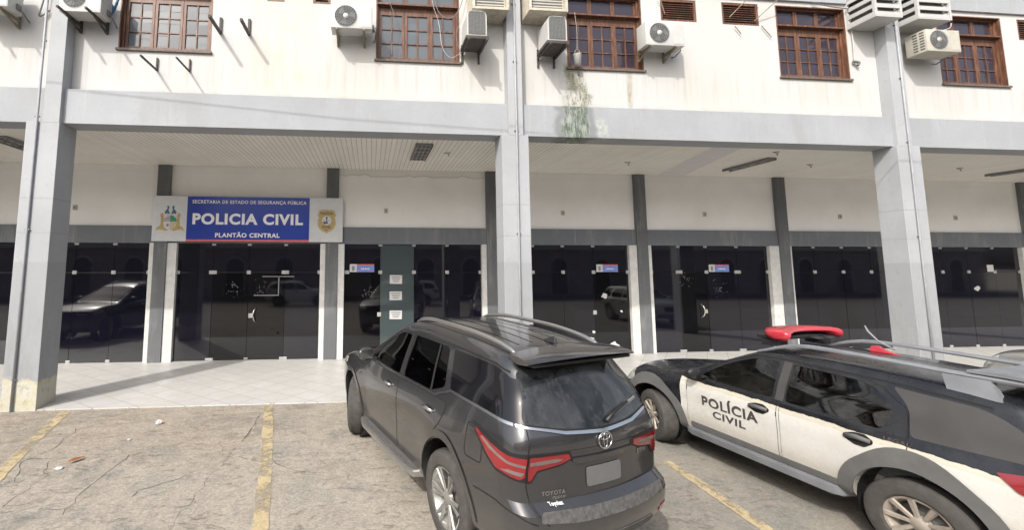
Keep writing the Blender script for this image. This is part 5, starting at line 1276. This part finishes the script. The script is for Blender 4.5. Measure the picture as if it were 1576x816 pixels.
# ================================================================ station wagon (police livery or plain)
def build_wagon(police=True, name='police_car', label='', cat='police car', pm=None):
    T = thing(name, label, cat)
    P_ = M['police'] if police else pm
    RW = 2.44
    c = Car(zt=[(-.70, 1.45), (-.45, 1.505), (.1, 1.54), (.6, 1.55), (1.0, 1.53), (1.28, 1.47), (1.65, 1.26), (2.0, 1.06), (2.14, 1.01), (2.5, .975), (2.85, .92), (3.05, .86)],
            zb=[(-.7, .42), (-.2, .35), (.4, .33), (2.2, .33), (3.05, .34)],
            Rr=[(.3, -.80), (.42, -.90), (.55, -.95), (.66, -.955), (.72, -.90), (.90, -.895), (1.0, -.88), (1.2, -.80), (1.45, -.68), (1.6, -.64)],
            Ff=[(.3, 3.08), (.45, 3.21), (.62, 3.23), (.75, 3.16), (.86, 3.05), (1.0, 2.95)],
            hz=[(.3, .77), (.42, .80), (.62, .83), (.82, .828), (.92, .805), (.98, .775), (1.2, .705), (1.4, .635), (1.56, .575)],
            pf=[(-1.0, .93), (-.6, .97), (-.1, 1.0), (2.0, 1.0), (2.5, .985), (2.9, .93), (3.25, .82)],
            Rt=-.70, Ft=3.05, wheels=(0, RW), r=(.15, .12, .085), flare=.022, crown=.035, bowR=.13, bowF=.24, flare_r=.42)
    c.Lh = 3.75/2; c.cowl = 2.1; c.warp = (.74, .90, 1.05, 1.42, .05, .02)
    body = finish(c.body(100, 26, 32), 'body', P_, T); cut = []
    for xw in (0, RW):
        for s in (-1, 1):
            a_ = arc(xw, .37, .395, 0, 2*math.pi, 37)[:-1]; cut.append(prism_obj(a_, 'y', *((.52, 1.2) if s > 0 else (-1.2, -.52))))
    cut.append(finish(c.body(50, 14, 14, lo=(-.94, -.92, .05), hi=(.42, .92, .965), rounded=False), 'cutter', P_))
    wf = rpoly([(1.80, .995), (1.02, .975), (1.00, 1.405), (1.22, 1.405), (1.45, 1.29)], [.06, .03, .03, .06, .15])
    wr = rpoly([(.90, .972), (.18, .965), (.12, 1.20), (.30, 1.385), (.88, 1.405)], [.03, .05, .16, .10, .03])
    wq = rpoly([(.02, .965), (-.62, .99), (-.52, 1.23), (-.34, 1.36), (.16, 1.395), (.04, 1.22)], [.04, .08, .12, .08, .03, .15])
    for s in (-1, 1):
        for p in (wf, wr): cut.append(prism_obj(p, 'y', *((.45, 1.2) if s > 0 else (-1.2, -.45))))
    ws = rpoly([(2.03, -.63), (2.03, .63), (1.37, .55), (1.37, -.55)], .06); cut.append(prism_obj(ws, 'z', .9, 2.0))
    for q in cut: q.data.materials.clear(); q.data.materials.append(P_)
    boolean(body, cut); resmooth(body, 26); body.data.materials.clear(); body.data.materials.append(P_)
    for s in (1, -1):
        fs = c.surf('side', s); fc = c.surf('corner', s)
        dn = part('door', T); dfp = rpoly([(1.93, .40), (.96, .40), (.96, .945), (1.93, .965)], [.10, .03, .02, .08])
        patch(fs, dfp, .004, 'door_skin', P_, dn, .08, .006); patch(fs, wf, -.006, 'side_window', M['clearglass'], dn, .06, 0)
        dr = part('door', T); drp = rpoly([(.93, .40), (.46, .40), (.40, .56), (.24, .72), (.06, .80), (.02, .88), (.03, .945), (.93, .945)], [.03, .05, .05, .05, .05, .03, .02, .02])
        patch(fs, drp, .004, 'door_skin', P_, dr, .08, .006); patch(fs, wr, -.006, 'side_window', M['clearglass'], dr, .06, 0)
        ribbon(fs, [(.95, .97), (.93, 1.42)], .075, .003, 'window_pillar', M['gap'] if not police else M['film'], dn)
        for dd, hx in ((dn, 1.02), (dr, .22)):
            hn = part('handle_part', dd) if False else dd
            patch(fs, rpoly([(hx, .845), (hx+.055, .815), (hx+.125, .815), (hx+.20, .838), (hx+.20, .862), (hx+.13, .885), (hx+.055, .89), (hx, .862)], .012), .006, 'handle_recess', M['gap'], dd, .04, .004)
            P, N = fs(np.array([[hx+.015, .853], [hx+.10, .857], [hx+.19, .850]])); bm = new()
            tube(bm, [Vector(P[0]+N[0]*.008), Vector(P[1]+N[1]*.030), Vector(P[2]+N[2]*.008)], [.014, .017, .014], 8); finish(bm, 'door_handle', M['trim'] if police else P_, dd, 60)
        patch(fs, wq, .004, 'quarter_window', M['film'] if police else M['privacy'], T, .05, .005)
        ribbon(fs, dfp, .010, .0015, 'panel_gap', M['gap'], T, True); ribbon(fs, drp, .010, .0015, 'panel_gap', M['gap'], T, True)
        ribbon(fs, [(.03, .95), (.05, 1.2), (.22, 1.37), (.36, 1.425)], .008, .0055, 'panel_gap', M['gap'], T)
        ribbon(fs, [(1.96, .97), (1.50, 1.30), (1.24, 1.432), (.9, 1.440), (.1, 1.425), (-.36, 1.385)], .016, .004, 'roof_seal', M['gap'], T)
        # cladding
        for xw in (0, RW):
            up = arc(xw, .37, .52, -.22, math.pi+.22, 26); ribbon(fs, arc(xw, .37, .447, -.10, math.pi+.10, 30), .105, .016, 'arch_cladding', M['trim'] if police else P_, T)
            ribbon(fs, arc(xw, .37, .398, -.05, math.pi+.05, 30), .012, .010, 'arch_cladding', M['trim'] if police else P_, T)
        if police:
            patch(fs, rpoly([(1.90, .395), (.50, .395), (.46, .455), (1.90, .465)], [.02, .02, .03, .02]), .012, 'door_strip', M['trim'], T, .08, .010)
        bm = new(); pts = [(2.02, .70, .345), (1.98, .80, .34), (1.9, .84, .335), (.55, .84, .335), (.48, .80, .34), (.44, .70, .345)]
        vt = [bm.verts.new((x, y*s, z+.045)) for x, y, z in pts]; vb = [bm.verts.new((x, (y-.02)*s, z-.05)) for x, y, z in pts]
        bm.faces.new(vt); bm.faces.new(vb[::-1])
        for i in range(6): bm.faces.new((vt[i], vb[i], vb[(i+1) % 6], vt[(i+1) % 6]))
        bmesh.ops.recalc_face_normals(bm, faces=bm.faces); bmesh.ops.bevel(bm, geom=bm.edges[:], offset=.012, segments=2, affect='EDGES'); finish(bm, 'sill_cladding', M['rack'] if police else P_, T, 40)
        mr = part('door_mirror', T); P, N = fs(np.array([[1.74, 1.01]])); p = Vector(P[0]); bm = new(); bmesh.ops.create_icosphere(bm, subdivisions=3, radius=1)
        for v in bm.verts: v.co = Vector((v.co.x*(.07 if v.co.x > 0 else .04), v.co.y*.105, v.co.z*.07))+p+Vector((.03, s*.13, .045))
        finish(bm, 'mirror_shell', M['black'] if police else P_, mr, 60); bm = new(); box(bm, p.x-.02, p.x+.03, *sorted((p.y-.01*s, p.y+.07*s)), p.z-.02, p.z+.01, .006); finish(bm, 'mirror_foot', M['black'], mr)
        wheel(T, 0, s*.735, .335, .215, .20, 9, 'rim_dirty', s, dbl=False); wheel(T, RW, s*.735, .335, .215, .20, 9, 'rim_dirty', s, steer=-.38 if police else 0, dbl=False)
        for xw in (0, RW): bm = new(); lathe(bm, [(.393, s*.54), (.393, s*.77)], 28, 'Y', (xw, 0, .37)); finish(bm, 'arch_liner', M['black'], T)
        # lamps
        ff = c.surf('front'); patch(fs, rpoly([(2.74, .74), (2.98, .70), (2.98, .81), (2.74, .865)], .02), .006, 'headlight', M['headlamp'], T, .05, .006); patch(ff, rpoly([(s*.38, .68), (s*.66, .68), (s*.66, .80), (s*.38, .80)], .02), .006, 'headlight', M['headlamp'], T, .05, .006)
        patch(fc, rpoly([(-.16, .93), (-.33, .89), (-.24, .82), (.10, .79), (.12, .90), (.0, .93)], .02), .010, 'tail_lamp', M['lampred'], T, .04, .008)
    ff = c.surf('front'); tp = c.surf('top'); fr = c.surf('rear')
    patch(tp, ws, -.004, 'windscreen', M['clearglass'], T, .07, 0); ribbon(tp, ws, .025, .003, 'windscreen_seal', M['gap'], T, True)
    for y0 in (.35, -.15):
        P, N = tp(np.array([[2.06, y0], [1.98, y0-.25], [1.93, y0-.5]])); bm = new(); tube(bm, [Vector(p+n*.02) for p, n in zip(P, N)], .009, 6); finish(bm, 'wiper', M['black'], T, 60)
    patch(ff, rpoly([(-.33, .62), (.33, .62), (.33, .78), (-.33, .78)], .03), .006, 'grille', M['black'], T, .05, .006); patch(ff, rpoly([(-.6, .40), (.6, .40), (.56, .54), (-.56, .54)], .03), .008, 'lower_bumper', M['trim'], T, .05, .008)
    patch(fr, rpoly([(-.60, .98), (.60, .98), (.50, 1.38), (-.50, 1.38)], .06), .005, 'rear_window', M['privacy'], T, .06, .005)
    ribbon(tp, [(2.02, -.70), (2.10, 0), (2.02, .70)], .012, .002, 'panel_gap', M['gap'], T)
    cb = part('cabin', T)
    for yy in (-.34, .34): seat(cb, .98, yy, .44, .50, 'greyseat')
    seat(cb, .12, 0, 1.1, .52, 'greyseat', True)
    bm = new(); box(bm, 1.62, 1.98, -.62, .62, .72, .94, .05); finish(bm, 'dashboard', M['interior'], cb, 60)
    bm = new(); tube(bm, [(1.50+.05*math.sin(a), .34+.17*math.cos(a), .93+.17*math.sin(a)) for a in [2*math.pi*k/24 for k in range(25)]], .015, 6, False); finish(bm, 'steering_wheel', M['black'], cb, 60)
    if not police: raise_waist(T, c.warp); return T
    fs = c.surf('side', 1)
    decal(fs, 'POLÍCIA', 1.13, 1.74, .715, .835, .0065, M['ink'], T, True, .035); decal(fs, 'CIVIL', 1.26, 1.62, .60, .685, .0065, M['ink'], T, True, .035); decal(fs, 'LEGAL', .0, .16, .895, .922, .0075, M['ink'], T, True, .03)
    fs2 = c.surf('side', -1); decal(fs2, 'POLÍCIA', 1.16, 1.73, .755, .865, .0065, M['ink'], T, False, .035); decal(fs2, 'CIVIL', 1.28, 1.60, .625, .715, .0065, M['ink'], T, False, .035)
    # roof rack: two bulky rails joined by a rear cross wing
    rk = part('roof_rack', T)
    for s in (1, -1):
        bm = new(); xs = np.linspace(1.28, -.72, 22); P, N = tp(np.array([[max(x, -.66), s*.50] for x in xs])); rows = []
        for i, x in enumerate(xs):
            t = i/21; lift = .012+.075*sstep(0, .22, t)+.025*sstep(.6, 1, t); zc = P[i][2] if x > -.5 else P[i][2]+.0; h = .026+.008*sstep(0, .2, t); w_ = .024+.016*t; yy = s*(.515+.015*math.sin(t*math.pi))
            if t > .72: zc = zref-(t-.72)*.10
            else: zref = zc
            rows.append([(x, yy-w_, zc+lift), (x, yy-w_*.6, zc+lift+h*.6), (x, yy+w_*.6, zc+lift+h*.6), (x, yy+w_, zc+lift), (x, yy+w_*.8, zc+lift-h*.5), (x, yy-w_*.8, zc+lift-h*.5)])
        vr = [[bm.verts.new(p) for p in r_] for r_ in rows]
        for a, b in zip(vr, vr[1:]):
            for i in range(6): bm.faces.new((a[i], a[(i+1) % 6], b[(i+1) % 6], b[i]))
        bm.faces.new(vr[0]); bm.faces.new(vr[-1][::-1]); bmesh.ops.recalc_face_normals(bm, faces=bm.faces); finish(bm, 'rail', M['rack'], rk, 50)
        for (x0, x1) in ((-.34, -.10),):
            P, N = tp(np.array([[(x0+x1)/2, s*.50]])); z = P[0][2]; bm = new(); vs = box(bm, x0, x1, *sorted((s*.50, s*.565)), z-.06, z+.085, 0)
            for v in vs:
                if v.co.z < z: v.co.x = x0-.06+(v.co.x-x0)*1.1; v.co.y += s*.03
            finish(bm, 'rail_foot', M['rack'], rk)
    bm = new(); rows = []; zr = 1.61
    for j in range(17):
        v = -1+j/8; y = v*.56; bx_ = .05*v*v
        rows.append([(-.26+bx_*.6, y, zr+.032), (-.42, y, zr+.042), (-.64+bx_, y, zr+.016), (-.66+bx_, y, zr+.002), (-.42, y, zr+.012), (-.26+bx_*.6, y, zr+.010)])
    vr = [[bm.verts.new(p) for p in r_] for r_ in rows]
    for a, b in zip(vr, vr[1:]):
        for i in range(6): bm.faces.new((a[i], a[(i+1) % 6], b[(i+1) % 6], b[i]))
    bm.faces.new(vr[0]); bm.faces.new(vr[-1][::-1]); bmesh.ops.recalc_face_normals(bm, faces=bm.faces); finish(bm, 'rack_wing', M['rack'], rk, 50)
    bm = new(); P, N = tp(np.array([[-.55, 0]])); box(bm, -.84, -.56, -.50, .50, 1.475, 1.505, .010)
    for v in bm.verts: v.co.z -= (v.co.x+.60)*-.15*-1*0; 
    finish(bm, 'tail_spoiler', M['film'], rk, 40)
    # beacon: red swept lightbar on a black foot
    bc = part('light_bar', T); bm = new(); rows = []
    for j in range(29):
        v = -1+j/14; y = v*.48; xo = 1.20-.15*abs(v)**2.2+.05; end = sstep(.60, .98, abs(v)); z0 = 1.70; ht = .032+.012*end; wd = .085+.045*(1-end*.3); dr = -.040*end
        if abs(v) > .97: wd *= .55; ht *= .6
        ring = []
        for k in range(12):
            a = 2*math.pi*k/12; ca, sa = math.cos(a), math.sin(a); ring.append((xo+wd*math.copysign(abs(ca)**.7, ca), y+.02*ca*v, z0+dr*.4+(ht*(sa if sa > 0 else sa*(1+.9*end)))))
        rows.append(ring)
    vr = [[bm.verts.new(p) for p in r_] for r_ in rows]
    for a, b in zip(vr, vr[1:]):
        for i in range(12): bm.faces.new((a[i], a[(i+1) % 12], b[(i+1) % 12], b[i]))
    bm.faces.new(vr[0]); bm.faces.new(vr[-1][::-1]); bmesh.ops.recalc_face_normals(bm, faces=bm.faces); finish(bm, 'beacon_lens', M['beaconred'], bc, 50)
    bm = new(); box(bm, 1.12, 1.34, -.44, .44, 1.61, 1.65, .01); 
    for yy in (-.36, .36): box(bm, 1.12, 1.30, yy-.07, yy+.07, 1.53, 1.604, .01)
    finish(bm, 'beacon_base', M['black'], bc)
    for yy in (-.20, .0):
        bm = new(); lathe(bm, [(0, 1.655), (.05, 1.65), (.06, 1.635)], 14, 'Z', (1.02, yy, 0)); finish(bm, 'siren_dome', M['black'], bc, 50)
    an = part('antenna', T); P, N = tp(np.array([[.62, -.24]])); p = Vector(P[0])
    bm = new(); pl = [(-.14, 0), (.08, 0), (.07, .06), (.02, .07), (-.04, .03)]
    prism(bm, pl, lambda a, b: (p.x+a, p.y-.035*(1-b*4), p.z+b-.002), lambda a, b: (p.x+a, p.y+.035*(1-b*4), p.z+b-.002)); bmesh.ops.bevel(bm, geom=bm.edges[:], offset=.008, segments=2, affect='EDGES'); finish(bm, 'antenna_base', M['beaconred'], an, 50)
    bm = new(); tube(bm, [p+Vector((-.10, 0, .05)), p+Vector((.02, 0, .12)), p+Vector((.09, 0, .21)), p+Vector((.11, 0, .27))], [.009, .009, .010, .006], 6); finish(bm, 'antenna_rod', M['acgrey'], an, 60)
    raise_waist(T, c.warp); return T

suv = build_suv(); suv.scale = (1, 1, 1); place(suv, 1.43, 4.47, 1.905); suv.matrix_world = suv.matrix_world @ Matrix.Diagonal((1.03, .86, 1.03, 1))
pol = build_wagon(True, 'police_car', 'black and white police station wagon with red light bar, parked right of the SUV', 'police car'); place(pol, 5.37, 3.73, 1.768); pol.matrix_world = pol.matrix_world @ Matrix.Diagonal((1.13, 1, 1, 1))
sil = build_wagon(False, 'parked_car', 'silver car at the right edge of the photo, only its front corner in view', 'car', M['silverpaint']); place(sil, 11.6, 4.25, 1.57)
# cars mirrored in the shop glass
d1 = dup_tree(suv, None, {'dark_grey_metallic_paint': M['navypaint']}); d1['label'] = 'near-black SUV left of the frame, seen as a reflection in the left shop glass'; place(d1, -8.5, 5.6, 1.80)
d2 = dup_tree(sil); d2['label'] = 'silver station wagon behind the camera, mirrored nose-on in the glass behind the police car'; place(d2, 8.4, -6.5, 1.60, 0.0)
d3 = dup_tree(sil, None, {'silver_metallic_paint': simple('white_car_paint', (.62, .62, .60), .25, .05, Coat_Weight=.6)}); e3 = dup_tree(d3); e3['label'] = 'white station wagon far left behind the camera, mirrored in the left glass doors'; place(e3, -5.5, -5.2, .05)
d3['label'] = 'white station wagon behind the camera, mirrored in the glass right of the middle column'; place(d3, 3.5, -5.0, 3.2, .0)

# ---------------------------------------------------------------- building across the street (mirrored in the glass)
OB = thing('arcade_building', 'pale two-storey building with arched doorways across the street, seen in reflections', 'building')
yo, zo = -15.0, gv(-9)
ob = simple('opposite_wall', (.36, .31, .28), .8, .15, 1.5); od = simple('opposite_door', (.14, .12, .10), .7); ot = simple('opposite_trim', (.55, .53, .50), .7)
bm = new(); box(bm, -45, 60, yo-8, yo, zo-.2, zo+8.5); finish(bm, 'wall', ob, OB)
for k in range(26):
    x = -44+k*4.0
    ar = [(x, 0), (x+1.6, 0), (x+1.6, 2.4)]+[(x+.8+.8*math.cos(a), 2.4+.8*math.sin(a)) for a in [math.pi*q/12 for q in range(1, 12)]]+[(x, 2.4)]
    w_ = part('arched_doorway', OB); bm = new(); prism(bm, ar, lambda a, b: (a, yo+.002, zo+b), lambda a, b: (a, yo+.03, zo+b)); finish(bm, 'door_panel', od, w_)
    bm = new(); tube(bm, [(a, yo+.05, zo+b) for a, b in ar[2:]]+[(x, yo+.05, zo)], .07, 6); tube(bm, [(x+1.6, yo+.05, zo), (x+1.6, yo+.05, zo+2.4)], .07, 6); finish(bm, 'door_surround', ot, w_, 50)
bm = new(); box(bm, -45, 60, yo+.001, yo+.25, zo+3.9, zo+4.4); finish(bm, 'cornice', ot, OB)
